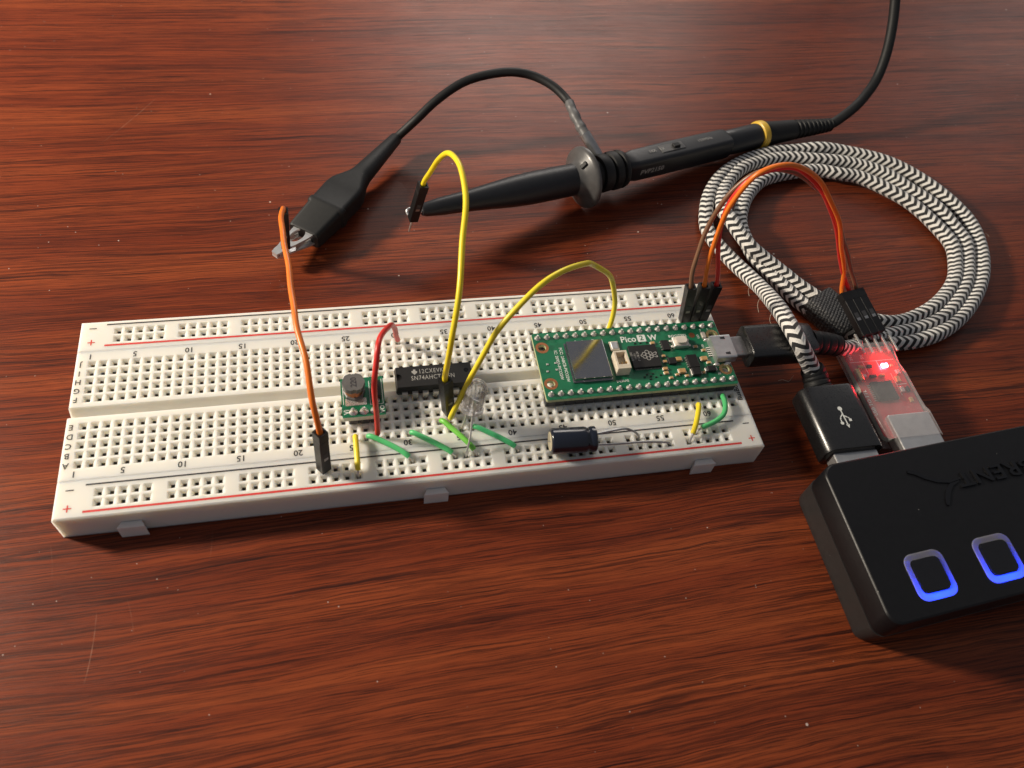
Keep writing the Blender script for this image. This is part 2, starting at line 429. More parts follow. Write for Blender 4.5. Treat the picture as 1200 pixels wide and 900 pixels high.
# ------------------------------------------------------------------ mesh kit (millimetres)
class B:
    def __init__(s):
        s.v, s.f, s.uv, s.sm = [], [], [], []

    def add(s, V, Fc, T=None, smooth=False):
        o = len(s.v)
        for p in V:
            p = Vector(p)
            s.v.append(T @ p if T else p)
        for f in Fc:
            s.f.append(tuple(i + o for i in f))
            s.sm.append(smooth)
        return s

    def bm(s, bm, T=None, smooth=False):
        bm.verts.index_update()
        s.add([v.co for v in bm.verts], [[v.index for v in f.verts] for f in bm.faces], T, smooth)
        bm.free()
        return s

    def box(s, c, size, T=None, bevel=0.0, seg=2, smooth=None):
        bm = bmesh.new()
        bmesh.ops.create_cube(bm, size=1)
        for v in bm.verts:
            v.co = Vector((v.co.x * size[0], v.co.y * size[1], v.co.z * size[2])) + Vector(c)
        if bevel:
            bmesh.ops.bevel(bm, geom=bm.edges[:], offset=min(bevel, min(size) * 0.49), segments=seg, affect='EDGES', profile=0.5)
        return s.bm(bm, T, False if smooth is None else smooth)

    def bounds(s, x0, x1, y0, y1, z0, z1, bevel=0.0, seg=2, T=None):
        return s.box(((x0 + x1) / 2, (y0 + y1) / 2, (z0 + z1) / 2), (abs(x1 - x0), abs(y1 - y0), abs(z1 - z0)), T, bevel, seg)

    def lathe(s, prof, T=None, n=32, smooth=True, sx=1.0, sy=1.0):   # prof: (radius, height)
        V, Fc = [], []
        for r, z in prof:
            for i in range(n):
                a = 2 * math.pi * i / n
                V.append((r * math.cos(a) * sx, r * math.sin(a) * sy, z))
        for j in range(len(prof) - 1):
            for i in range(n):
                k = (i + 1) % n
                Fc.append((j * n + i, j * n + k, (j + 1) * n + k, (j + 1) * n + i))
        Fc.append(tuple(range(n))[::-1])
        Fc.append(tuple((len(prof) - 1) * n + i for i in range(n)))
        return s.add(V, Fc, T, smooth)

    def sweep(s, pts, rad, n=12, smooth=True, sec=None, up0=None, caps=True):
        """tube along pts; rad number or list; sec(t) -> list of (a, b) section points instead of a circle"""
        pts = [Vector(p) for p in pts]
        N = len(pts)
        V, Fc = [], []
        t0 = (pts[1] - pts[0]).normalized()
        u = Vector(up0) if up0 else (Vector((0, 0, 1)) if abs(t0.z) < 0.9 else Vector((1, 0, 0)))
        for i in range(N):
            t = (pts[min(i + 1, N - 1)] - pts[max(i - 1, 0)]).normalized()
            u = (u - t * u.dot(t)).normalized()
            v = t.cross(u)
            if sec:
                ring = sec(i / (N - 1))
                n = len(ring)
            else:
                r = rad[i] if isinstance(rad, (list, tuple)) else rad
                ring = [(r * math.cos(2 * math.pi * k / n), r * math.sin(2 * math.pi * k / n)) for k in range(n)]
            for a, b in ring:
                V.append(pts[i] + u * b + v * a)
        for i in range(N - 1):
            for k in range(n):
                k2 = (k + 1) % n
                Fc.append((i * n + k, i * n + k2, (i + 1) * n + k2, (i + 1) * n + k))
        if caps:
            Fc.append(tuple(range(n))[::-1])
            Fc.append(tuple((N - 1) * n + k for k in range(n)))
        return s.add(V, Fc, None, smooth)

    def plate(s, outer, holes, z0, z1, T=None, bottom=True):
        bm = bmesh.new()
        loops = []
        for poly in [outer] + list(holes):
            vs = [bm.verts.new((p[0], p[1], z1)) for p in poly]
            es = [bm.edges.new((vs[i], vs[(i + 1) % len(vs)])) for i in range(len(vs))]
            loops.append((vs, es))
        if holes:
            bmesh.ops.triangle_fill(bm, use_beauty=True, edges=[e for l in loops for e in l[1]], normal=(0, 0, 1))
        else:
            bm.faces.new(loops[0][0])
        bmesh.ops.recalc_face_normals(bm, faces=bm.faces[:])
        if bm.faces and sum(f.normal.z * f.calc_area() for f in bm.faces) < 0:
            bmesh.ops.reverse_faces(bm, faces=bm.faces[:])
        top = bm.faces[:]
        low = {}
        for vs, es in loops:
            for v in vs:
                low[v] = bm.verts.new((v.co.x, v.co.y, z0))
        if bottom:
            for f in top:
                bm.faces.new([low[v] for v in reversed(f.verts)])
        for li, (vs, es) in enumerate(loops):
            ar = sum(vs[i].co.x * vs[(i + 1) % len(vs)].co.y - vs[(i + 1) % len(vs)].co.x * vs[i].co.y for i in range(len(vs)))
            ccw = ar > 0
            for i in range(len(vs)):
                a, b = vs[i], vs[(i + 1) % len(vs)]
                q = [low[a], low[b], b, a]
                if ccw == (li != 0):
                    q.reverse()
                bm.faces.new(q)
        return s.bm(bm, T)

    def text(s, txt, size, T, depth=0.0, align='CENTER', spacing=1.0, yalign='CENTER', sx=1.0, bold=0.0):
        cu = bpy.data.curves.new('t', 'FONT')
        cu.body = txt
        cu.size = size
        cu.align_x = align
        cu.align_y = yalign
        cu.space_character = spacing
        cu.extrude = depth
        cu.offset = bold
        cu.resolution_u = 2
        ob = bpy.data.objects.new('t', cu)
        COL.objects.link(ob)
        dg = bpy.context.evaluated_depsgraph_get()
        me = ob.evaluated_get(dg).to_mesh()
        V = [(v.co.x * sx, v.co.y, v.co.z) for v in me.vertices]
        Fc = [tuple(p.vertices) for p in me.polygons]
        s.add(V, Fc, T)
        ob.evaluated_get(dg).to_mesh_clear()
        bpy.data.objects.remove(ob)
        bpy.data.curves.remove(cu)
        return s

    def build(s, name, m, parent=None, origin=None, edge=None):
        if origin is None:
            origin = parent['_o'] if parent is not None and '_o' in parent else (0, 0, 0)
        o0 = Vector(origin)
        me = bpy.data.meshes.new(name)
        me.from_pydata([(p - o0) * K for p in s.v], [], s.f)
        me.polygons.foreach_set('use_smooth', s.sm)
        if s.uv:
            l = me.uv_layers.new(name='UVMap')
            l.data.foreach_set('uv', [c for p in s.uv for c in p])
        me.materials.append(M[m])
        me.update()
        ob = bpy.data.objects.new(name, me)
        COL.objects.link(ob)
        if any(s.sm):
            try:
                me.set_sharp_from_angle(angle=math.radians(edge or 42))
            except Exception:
                pass
        if parent is not None:
            ob.parent = parent
            ob['_o'] = list(origin)
        else:
            ob.location = o0 * K
            ob['_o'] = list(origin)
        return ob


def thing(name, label, cat, base, group=None):
    o = bpy.data.objects.new(name, None)
    COL.objects.link(o)
    o.empty_display_size = 0.005
    o.location = Vector(base) * K
    o['_o'] = [float(c) for c in base]
    o['label'] = label
    o['category'] = cat
    if group:
        o['group'] = group
    return o


def tag(o, label, cat, group=None):
    o['label'] = label
    o['category'] = cat
    if group:
        o['group'] = group
    return o


def clone(src, parent, d):          # a copy of a part, shifted by d millimetres, sharing the mesh
    c = src.copy()
    COL.objects.link(c)
    c.parent = parent
    c.location = src.location + Vector(d) * K
    return c


def T_at(p, rz=0.0):
    return Matrix.Translation(Vector(p)) @ Matrix.Rotation(rz, 4, 'Z')


def frame(o, z, x=(1, 0, 0)):       # local z along z, local x near x
    z = Vector(z).normalized()
    x = Vector(x)
    x = (x - z * x.dot(z)).normalized()
    y = z.cross(x)
    m = Matrix((x, y, z)).transposed().to_4x4()
    return Matrix.Translation(Vector(o)) @ m


def spline(pts, step=0.6, closed=False):
    P = [Vector(p) for p in pts]
    out = []
    n = len(P)
    for i in range(n - 1):
        p0, p1, p2, p3 = P[max(i - 1, 0)], P[i], P[i + 1], P[min(i + 2, n - 1)]
        if i == 0:
            p0 = p1 * 2 - p2
        if i == n - 2:
            p3 = p2 * 2 - p1
        a, b, c = max((p1 - p0).length, 1e-4) ** 0.5, max((p2 - p1).length, 1e-4) ** 0.5, max((p3 - p2).length, 1e-4) ** 0.5
        m1 = (p1 - p0) / a - (p2 - p0) / (a + b) + (p2 - p1) / b
        m2 = (p2 - p1) / b - (p3 - p1) / (b + c) + (p3 - p2) / c
        m1, m2 = m1 * b, m2 * b
        k = max(2, int((p2 - p1).length / step))
        for j in range(k):
            t = j / k
            t2, t3 = t * t, t * t * t
            out.append(p1 * (2 * t3 - 3 * t2 + 1) + m1 * (t3 - 2 * t2 + t) + p2 * (-2 * t3 + 3 * t2) + m2 * (t3 - t2))
    out.append(P[-1])
    return out


def rrect(x0, x1, y0, y1, r, n=6):
    out = []
    for cx, cy, a0 in ((x1 - r, y1 - r, 0), (x0 + r, y1 - r, 90), (x0 + r, y0 + r, 180), (x1 - r, y0 + r, 270)):
        for i in range(n + 1):
            a = math.radians(a0 + 90 * i / n)
            out.append((cx + r * math.cos(a), cy + r * math.sin(a)))
    return out


def circle(cx, cy, r, n=20):
    return [(cx + r * math.cos(2 * math.pi * i / n), cy + r * math.sin(2 * math.pi * i / n)) for i in range(n)]


# ================================================================== the table
tb = B().bounds(-420, 640, -330, 620, -24, 0, 1.5)
table = tb.build('table', 'wood', None, (0, 0, 0))
table['kind'] = 'structure'

# ================================================================== breadboard
H = 8.33
PX = 2.54


def cx(k):
    return 3.81 + PX * (k - 1)


ROW = dict(A=13.33, B=15.87, C=18.41, D=20.95, E=23.49, F=31.11, G=33.65, H=36.19, I=38.73, J=41.27)
ROW['m'], ROW['p'], ROW['P'], ROW['N'] = 5.91, 3.41, 48.69, 51.19     # front minus, front plus, back plus, back minus
bb = thing('breadboard', 'long white solderless breadboard with rows of square holes and red rail lines', 'breadboard', (82.5, 27.3, 0))


def quad(b, a, c, d, e):
    b.add([a, c, d, e], [(0, 1, 2, 3)])


def rect(b, x0, x1, y0, y1, z):
    quad(b, (x0, y0, z), (x1, y0, z), (x1, y1, z), (x0, y1, z))


def hole_cell(b, x, y, hx, hy):
    """one square funnel with its shaft; the cell reaches hx, hy from the centre"""
    loops = []
    for (ax, ay, z) in ((hx, hy, H), (1.0, 1.0, H), (0.93, 0.93, H - 0.08), (0.43, 0.40, H - 0.86), (0.42, 0.39, H - 5.2)):
        loops.append([(x - ax, y - ay, z), (x + ax, y - ay, z), (x + ax, y + ay, z), (x - ax, y + ay, z)])
    V = [p for l in loops for p in l]
    Fc = []
    for j in range(len(loops) - 1):
        for i in range(4):
            k = (i + 1) % 4
            Fc.append((j * 4 + i, j * 4 + k, (j + 1) * 4 + k, (j + 1) * 4 + i))
    q = (len(loops) - 1) * 4
    Fc.append((q, q + 1, q + 2, q + 3))
    b.add(V, Fc)


def tiles(b, x0, x1, y0, y1, blocks):
    """flat top of a strip around blocks (bx0, bx1, by0, by1), all with the same y range in a band"""
    ys = sorted({y0, y1} | {q for bl in blocks for q in bl[2:]})
    for ya, yb in zip(ys, ys[1:]):
        row = sorted([bl for bl in blocks if bl[2] <= ya + 1e-6 and bl[3] >= yb - 1e-6])
        x = x0
        for bl in row:
            if bl[0] > x + 1e-6:
                rect(b, x, bl[0], ya, yb, H)
            x = bl[1]
        if x < x1 - 1e-6:
            rect(b, x, x1, ya, yb, H)


def slab_walls(b, x0, x1, y0, y1, ch, sides='fblr'):
    """walls below the flat top, which is inset by ch on chamfered sides"""
    f, bk, l, r = (ch if c in sides else 0 for c in 'fblr')
    zc = H - ch
    ins = [(x0 + l, y0 + f), (x1 - r, y0 + f), (x1 - r, y1 - bk), (x0 + l, y1 - bk)]
    out = [(x0, y0), (x1, y0), (x1, y1), (x0, y1)]
    for i in range(4):
        k = (i + 1) % 4
        quad(b, (*out[i], zc), (*out[k], zc), (*ins[k], H), (*ins[i], H))
        quad(b, (*out[i], 0), (*out[k], 0), (*out[k], zc), (*out[i], zc))
    return x0 + l, x1 - r, y0 + f, y1 - bk


GR = [c for g in range(10) for c in range(3 + 6 * g, 8 + 6 * g)]
LEN = 165.1
# front and back power strips
for nm, y0, y1, rows, sd in (('front', 0, 9.35, ('p', 'm'), 'flr'), ('back', 45.25, 54.6, ('P', 'N'), 'blr')):
    b = B()
    ix0, ix1, iy0, iy1 = slab_walls(b, 0, LEN, y0, y1, 0.35, sd)
    ylo, yhi = ROW[rows[0]] - 1.25, ROW[rows[1]] + 1.25
    bl = [(cx(3 + 6 * g) - 1.27, cx(7 + 6 * g) + 1.27, ylo, yhi) for g in range(10)]
    tiles(b, ix0, ix1, iy0, iy1, bl)
    for r in rows:
        for c in GR:
            hole_cell(b, cx(c), ROW[r], 1.27, 1.25)
    quad(b, (0, y1, 0), (LEN, y1, 0), (LEN, y0, 0), (0, y0, 0))
    o = b.build('power_strip', 'abs', bb)
# terminal strip with the centre channel
b = B()
YA, YB, G0, G1, GZ = 9.42, 45.18, 26.0, 28.9, 5.4
c = 0.35
for (ya, yb, gy) in ((YA, G0, None), (G1, YB, None)):
    bl = [(cx(1) - 1.27, cx(63) + 1.27, ROW['A' if ya < 20 else 'F'] - 1.27, ROW['E' if ya < 20 else 'J'] + 1.27)]
    tiles(b, c, LEN - c, ya, yb, bl)
    for r in ('ABCDE' if ya < 20 else 'FGHIJ'):
        for k in range(1, 64):
            hole_cell(b, cx(k), ROW[r], 1.27, 1.27)
    for x, xi in ((0, c), (LEN, LEN - c)):
        if x == 0:
            quad(b, (x, yb, 0), (x, ya, 0), (x, ya, H - c), (x, yb, H - c))
            quad(b, (x, yb, H - c), (x, ya, H - c), (xi, ya, H), (xi, yb, H))
        else:
            quad(b, (x, ya, 0), (x, yb, 0), (x, yb, H - c), (x, ya, H - c))
            quad(b, (x, ya, H - c), (x, yb, H - c), (xi, yb, H), (xi, ya, H))
    for yw in (ya, yb):
        if yw == YA:
            quad(b, (0, yw, 0), (LEN, yw, 0), (LEN - c, yw, H), (c, yw, H))
        elif yw == YB:
            quad(b, (LEN, yw, 0), (0, yw, 0), (c, yw, H), (LEN - c, yw, H))
m0, m1 = G0 + 0.35, G1 - 1.3
for (p, q) in (((G0, H), (m0, GZ)), ((m0, GZ), (m1, GZ)), ((m1, GZ), (G1, H))):
    quad(b, (0, p[0], p[1]), (LEN, p[0], p[1]), (LEN, q[0], q[1]), (0, q[0], q[1]))
for x in (0, LEN):
    b.add([(x, G0, 0), (x, G1, 0), (x, G1, H), (x, m1, GZ), (x, m0, GZ), (x, G0, H)], [(0, 1, 2, 3, 4, 5) if x else (5, 4, 3, 2, 1, 0)])
quad(b, (0, YB, 0), (LEN, YB, 0), (LEN, YA, 0), (0, YA, 0))
b.build('terminal_strip', 'abs', bb)
# nickel spring contacts lining every hole
b = B()
for r, cs in [(q, range(1, 64)) for q in 'ABCDEFGHIJ'] + [(q, GR) for q in 'mpPN']:
    for k in cs:
        x, y = cx(k), ROW[r]
        t_, u_ = [(x - .40, y - .37), (x + .40, y - .37), (x + .40, y + .37), (x - .40, y + .37)], H - 0.97
        V = [(*p, u_) for p in t_] + [(*p, H - 5.0) for p in t_]
        b.add(V, [(0, 1, 5, 4), (1, 2, 6, 5), (2, 3, 7, 6), (3, 0, 4, 7), (4, 5, 6, 7)])
ct_ = b.build('spring_contacts', 'clip_spring', bb)
ct_['kind'] = 'stuff'
# dovetail tabs on the front
for x in (15.1, 82.3, 149.8):
    b = B()
    b.plate([(x - 2.1, 0.0), (x - 2.9, -1.55), (x + 2.9, -1.55), (x + 2.1, 0.0)], [], 0.0, 4.5)
    b.build('locking_tab', 'abs_tab', bb)
# rail lines, signs, numbers, letters
ZP = H + 0.03
for y, m_ in ((8.0, 'ink'), (1.4, 'ink_red'), (53.35, 'ink'), (46.75, 'ink_red')):
    wd = 0.19 if m_ == 'ink' else 0.26
    b = B()
    rect(b, 6.1, 159.3, y - wd, y + wd, ZP)
    b.build('rail_line', m_, bb)
for x in (2.95, 162.4):
    for y in (6.95, 52.3):
        b = B()
        rect(b, x - 0.85, x + 0.85, y - 0.13, y + 0.13, ZP)
        b.build('minus_sign', 'ink', bb)
    for y in (2.5, 47.9):
        b = B()
        rect(b, x - 0.85, x + 0.85, y - 0.14, y + 0.14, ZP)
        rect(b, x - 0.14, x + 0.14, y - 0.85, y - 0.14, ZP)
        rect(b, x - 0.14, x + 0.14, y + 0.14, y + 0.85, ZP)
        b.build('plus_sign', 'ink_red', bb)
for y in (10.95, 43.55):
    for k in [1] + list(range(5, 61, 5)):
        B().text(str(k), 2.15, T_at((cx(k) - 0.55, y, ZP), math.pi), bold=0.035).build('printed_number', 'ink', bb)
for r in 'ABCDEFGHIJ':
    B().text(r, 2.05, T_at((0.98 + 0.3, ROW[r] - 0.1, ZP), math.pi), bold=0.035, sx=0.98).build('printed_letter', 'ink', bb)
B().text('BusBoard', 1.9, T_at((163.55, 17.6, ZP), -math.pi / 2 + math.pi), bold=0.03).build('maker_name', 'ink', bb)


def hp(row, col, z=0.0):
    return Vector((cx(col), ROW[row], H + z))


# ================================================================== hook-up wires
def wobble(P, amp, seed):
    out, L = [], 0.0
    tot = sum((b_ - a_).length for a_, b_ in zip(P, P[1:]))
    rn = random.Random(seed)
    ph = [rn.uniform(0, 6.28) for _ in range(6)]
    fq = [rn.uniform(0.10, 0.22), rn.uniform(0.3, 0.5)]
    for i, p in enumerate(P):
        if i:
            L += (p - P[i - 1]).length
        e = min(1.0, L / 6.0, (tot - L) / 6.0)
        d = Vector([math.sin(L * fq[0] + ph[k]) + 0.45 * math.sin(L * fq[1] + ph[k + 3]) for k in range(3)])
        out.append(p + d * (amp * max(e, 0.0)))
    return out


def hookup(name, label, cat, m, pts, ra, grp=None, bare=(2.2, 2.2), step=0.5):
    """insulated wire whose bare ends go into holes"""
    P = spline(pts, step)
    if len(P) > 60:
        P = wobble(P, 0.22, label)
    t = thing(name, label, cat, P[0], grp)
    L = [0.0]
    for a, c_ in zip(P, P[1:]):
        L.append(L[-1] + (c_ - a).length)
    ins = [p for p, l in zip(P, L) if bare[0] <= l <= L[-1] - bare[1]]
    n = len(ins)
    rr = [ra * (0.93 if i in (0, n - 1) else 1.0) for i in range(n)]
    B().sweep(ins, rr, 14).build('insulation', m, t)
    a = [p for p, l in zip(P, L) if l <= bare[0] + 0.6]
    z = [p for p, l in zip(P, L) if l >= L[-1] - bare[1] - 0.6]
    for e in (a, z):
        if len(e) > 1:
            B().sweep(e, 0.30, 8).build('bare_end', 'tin', t)
    return t


def low_wire(name, label, m, r0, c0, r1, c1, top, sag=(0, 0), ra=0.66, bare=(1.9, 2.4)):
    a, e = hp(r0, c0), hp(r1, c1)
    d = (e - a)
    off = Vector((sag[0], sag[1], 0))
    pts = [a + Vector((0, 0, -1.2)), a + Vector((0, 0, 0.3)) + d * 0.01, a + d * 0.07 + Vector((0, 0, top * 0.9)) + off * 0.2, a + d * 0.35 + Vector((0, 0, top)) + off * 0.6,
           a + d * 0.68 + Vector((0, 0, top * 0.95)) + off * 0.6, a + d * 0.88 + Vector((0, 0, top * 0.75)) + off * 0.2, e + Vector((0, 0, 0.1)) - d * 0.01, e + Vector((0, 0, -1.4))]
    return hookup(name, label, 'wire', m, pts, ra, bare=bare)


low_wire('hookup_wire', 'green jumper wire just right of the short yellow one, crossing the black rail line', 'w_green', 'A', 26, 'm', 30, 1.35, (0.3, 0.5))
low_wire('hookup_wire', 'green jumper wire starting beside the printed front 30', 'w_green', 'A', 30, 'm', 34, 1.25, (0.1, 0.1))
low_wire('hookup_wire', 'lime green jumper wire passing under the clear LED legs', 'w_green_lime', 'B', 33, 'm', 36, 1.5, (0.2, 0.1))
low_wire('hookup_wire', 'darker green jumper wire right of the clear LED, beside the front 40', 'w_green_dark', 'A', 36, 'm', 40, 1.2, (0.2, 0.1))
low_wire('hookup_wire', 'short yellow jumper wire bridging to the red rail beside the green voltage module', 'w_yellow', 'A', 25, 'p', 25, 2.2, (0.1, 0), bare=(1.9, 2.7))
low_wire('hookup_wire', 'short straight yellow jumper wire in front of the green microcontroller board', 'w_yellow', 'A', 59, 'p', 57, 2.0, (0.5, 0), bare=(1.9, 3.0))
hookup('hookup_wire', 'short curved green jumper wire beside the front 60', 'wire', 'w_green', [hp('B', 62, -1.2), hp('B', 62, 0.3), (158.3, 14.4, 9.7), (157.9, 12.0, 10.1), (156.5, 9.2, 10.0), (153.0, 7.2, 9.8), (149.8, 6.3, 9.5), hp('m', 58, 0.3) + Vector((0.3, 0, 0)), hp('m', 58, -1.2)], 0.66, bare=(1.7, 2.4))
hookup('hookup_wire', 'tall red wire arching over the green voltage module', 'wire', 'w_red', [hp('A', 27, -1.2), hp('A', 27, 0.3), (70.0, 13.9, 14), (69.9, 14.6, 21.5), (70.7, 18, 29.8), (71.6, 22.0, 32.6), (72.9, 27, 30.6), (75.2, 33.6, 24.8), (76.4, 37.6, 17.0), hp('J', 30, 0.4), hp('J', 30, -1.2)], 0.66, bare=(1.5, 2.0), step=0.7)
hookup('hookup_wire', 'yellow wire arching from beside the LED to behind the green microcontroller board', 'wire', 'w_yellow_pale', [hp('B', 34, -1.2), hp('B', 34, 0.2), (88.5, 15.9, 12.3), (91.0, 17.0, 20.2), (97.0, 20.5, 35.6), (104.8, 25.0, 42.8), (113.4, 30.2, 43.9), (120.5, 34.5, 40.8), (123.6, 37.3, 37.4), (128.8, 39.5, 31.5), (131.4, 40.9, 26.8), (133.7, 41.0, 18.6), (133.9, 39.9, 12.2), hp('I', 52, 0.2), hp('I', 52, -1.2)], 0.68, bare=(1.6, 1.8), step=0.8)


# ================================================================== jumper leads with black pin housings
def housing(b, o, z, x=(1, 0, 0), L=14.0, w=2.5):
    """black crimp housing, its pin end at o, running along z"""
    T = frame(o, z, x)
    wl = 0.42
    b.bounds(-w / 2, w / 2, -w / 2, w / 2, 0, L - 2.6, 0.12, 1, T)
    for (a0, a1, c0, c1) in ((-w / 2, w / 2, w / 2 - wl, w / 2), (-w / 2, -w / 2 + wl, -w / 2, w / 2 - wl), (w / 2 - wl, w / 2, -w / 2, w / 2 - wl), (-w / 2 + wl, w / 2 - wl, -w / 2, -w / 2 + wl)):
        b.bounds(a0, a1, c0, c1, L - 2.62, L, 0.0, 1, T)
    return T


def window(b, T, z0=4.6, z1=7.2, w=1.2):
    b.bounds(-w / 2, w / 2, -1.30, -1.22, z0, z1, 0.0, 1, T)


def jumper(name, label, m, ends, path, ra=0.68, grp=None, male=(True, True), base=None):
    t = thing(name, label, 'jumper lead', base or ends[0][0], grp)
    for (o, z, x), ml in zip(ends, male):
        b = B()
        T = housing(b, o, z, x)
        b.build('pin_housing', 'blackplastic', t)
        wb = B()
        window(wb, T)
        wb.build('latch_window', 'greyplastic', t)
        B().bounds(-0.55, 0.55, -1.34, -1.25, 4.7, 5.5, 0.0, 1, T).build('crimp_contact', 'lead', t)
        if ml:
            zz = Vector(z).normalized()
            B().sweep([Vector(o) + zz * 0.5, Vector(o) - zz * 2.0, Vector(o) - zz * 5.2], [0.32, 0.32, 0.22], 8).build('pin', 'tin', t)
    B().sweep(wobble(spline(path, 0.8), 0.2, label), ra, 14).build('insulation', m, t)
    return t


# orange lead: front black rail -> clip of the ground lead
o0 = hp('m', 22, 0.15)
z0 = Vector((0.35, 1.35, 13.9)).normalized()
e1, z1 = Vector((49.9, 78.4, 7.6)), Vector((0.9, -0.9, 12.5)).normalized()
jumper('jumper_lead', 'orange jumper lead running from the front rail up to the alligator clip', 'w_orange', [(o0, z0, (0.8, 0.6, 0)), (e1, z1, (1, 0, 0))],
       [o0 + z0 * 12.0, o0 + z0 * 14.2, (56.6, 9.8, 29.5), (56.1, 16, 33.2), (54.7, 27, 35.2), (52.9, 44, 33.6), (51.7, 61, 31.8), (51.2, 69.0, 28.6), (51.0, 73.6, 25.6), e1 + z1 * 14.2, e1 + z1 * 12])
# yellow lead: beside the chip -> hook of the probe
o0 = hp('C', 34, 0.15)
z0 = Vector((-0.1, 0.0, 1.0)).normalized()
e1, z1 = Vector((85.4, 80.6, 13.4)), Vector((2.6, -1.2, 13.4)).normalized()
jumper('jumper_lead', 'tall yellow jumper lead looping from the chip to the probe hook', 'w_yellow', [(o0, z0, (0.9, 0.43, 0)), (e1, z1, (1, 0.15, 0))],
       [o0 + z0 * 11.8, o0 + z0 * 14.2, (87.2, 19.6, 35.0), (89.3, 26.8, 43.6), (91.6, 37, 48.6), (93.6, 47.3, 51.5), (93.5, 56, 52.6), (91.9, 63.4, 50.0), (90.3, 71.0, 42.0), (89.0, 77, 32.5), e1 + z1 * 14.2, e1 + z1 * 12])
# three leads: back of the board -> serial adapter
LO, UP = Vector((208.9, 30.5, 9.6)), Vector((206.4, 44.1, 12.6))
dz = (UP - LO).normalized()
dxv = Vector((1, 0, 0))
dxv = (dxv - dz * dxv.dot(dz)).normalized()
org = [aty(828, 333, 41.6), (157.6, 44.2, 33.5), (158.9, 46, 47.8), (161.9, 46, 56.2), (168.9, 46.2, 58.2), (178.8, 46.4, 53.2), (190.4, 46.2, 40.4), (197.8, 46.2, 27.0), (202.0, 46.4, 19.0)]
order = (('brown', 61, 1), ('orange', 62, -1), ('red', 63, 0))
paths = {
    'orange': org[1:],
    'brown': [aty(814, 312, 43.4), aty(830, 267, 47), aty(844, 241, 48.0), aty(861, 221, 48.4), aty(882, 204.5, 48.4), aty(905, 198, 48.6), aty(930, 201, 48.8), aty(955, 217, 48.9), aty(974, 243, 48.8), aty(986, 275, 48.4), aty(996, 305, 47.6)],
    'red': [aty(841, 315, 42.8), aty(842, 292, 44.4), aty(847, 258, 46.4), aty(860, 229, 47.2), aty(885, 205.5, 47.3), aty(925, 197.5, 47.5), aty(955, 213.5, 47.7), aty(972, 241, 47.7), aty(981, 275, 47.4), aty(985, 305, 47.2)],
}
adj = {'brown': 'brown jumper lead at the outer end of the three plugged behind the microcontroller board', 'orange': 'orange jumper lead, middle of the three plugged behind the microcontroller board', 'red': 'red jumper lead behind the orange one, arching over to the serial adapter'}
for cn, col, k in order:
    o0 = hp('J', col, 0.15)
    z0 = Vector(({'brown': -2.0, 'orange': -0.8, 'red': 0.1}[cn], 0.35, 13.9)).normalized()
    e1 = LO + dxv * (k * 2.54)
    jumper('jumper_lead', adj[cn], 'w_' + cn, [(o0, z0, (1, 0, 0)), (e1, dz, dxv)],
           [o0 + z0 * 11.8, o0 + z0 * 14.1] + paths[cn] + [e1 + dz * 14.2, e1 + dz * 12], ra=0.62, male=(True, False))

# ================================================================== voltage module
md = thing('voltage_module', 'small green converter module with a round black inductor marked 220', 'circuit module', (67.3, 22, H))
ZM = 12.0
b = B()
b.plate(rrect(62.2, 72.4, 16.95, 28.2, 0.3, 2), [], ZM - 1.5, ZM)
o = b.build('board_core', 'pcb_pale', md)
b = B()
b.plate(rrect(62.2, 72.4, 16.95, 28.2, 0.3, 2), [], ZM, ZM + 0.05)
b.build('solder_mask', 'pcb_green', md)
for k in (25, 26, 27):
    B().bounds(cx(k) - 1.22, cx(k) + 1.22, ROW['C'] - 1.25, ROW['C'] + 1.25, H + 0.03, ZM - 1.52, 0.25, 1).build('header_block', 'greyplastic', md)
    B().lathe([(1.05, 0), (1.0, 0.12), (0.62, 0.45), (0.36, 1.0), (0.33, 1.5), (0.1, 1.6)], T_at((cx(k), ROW['C'], ZM + 0.05)), 18).build('solder_joint', 'solder', md)
B().box((0, 0, 0), (5.0, 2.0, 0.1), T_at((65.6, 21.2, ZM + 0.1))).build('inductor_pad', 'solder', md)
ip = Vector((65.35, 23.9, ZM + 0.06))
ind = B().lathe([(2.5, 0), (2.62, 0.15), (2.62, 0.9), (2.35, 1.05)], T_at(ip), 8, False)
indo = ind.build('inductor', 'ferrite', md)
B().lathe([(2.05, 1.0), (2.2, 1.2), (2.1, 1.6), (2.22, 2.0), (2.12, 2.4), (2.22, 2.8), (2.05, 3.05)], T_at(ip), 24).build('copper_winding', 'copper', indo)
top = []
for i in range(48):
    a = 2 * math.pi * i / 48
    r = min(2.72, 2.58 / max(abs(math.cos((a % (math.pi / 4)) - math.pi / 8)), 0.1))
    if min(abs(a - math.pi * 0.5), abs(a - math.pi * 1.5)) < 0.16:
        r -= 0.4
    top.append((ip.x + r * math.cos(a), ip.y + r * math.sin(a)))
B().plate(top, [], ip.z + 3.05, ip.z + 4.5).build('inductor_cap', 'ferrite', indo)
B().text('220', 2.0, T_at((ip.x + 0.1, ip.y - 0.1, ip.z + 4.53), math.pi / 2), spacing=0.95, bold=0.03).build('inductor_marking', 'ink', indo)
B().bounds(69.4, 71.6, 21.2, 26.0, ZM + 0.06, ZM + 1.9, 0.15, 1).build('diode', 'epoxy', md)
for y in (20.9, 26.3):
    B().bounds(69.8, 71.2, y - 0.45, y + 0.45, ZM + 0.06, ZM + 0.7, 0.1, 1).build('diode_terminal', 'solder', md)
b = B()
for (x0, x1, y0, y1) in ((68.9, 69.05, 20.2, 27.0), (68.9, 72.0, 20.05, 20.2), (71.9, 72.05, 20.2, 27.4), (62.6, 62.75, 20.6, 27.4), (62.6, 68.0, 27.4, 27.55)):
    rect(b, x0, x1, y0, y1, ZM + 0.08)
b.build('printed_outline', 'silk', md)
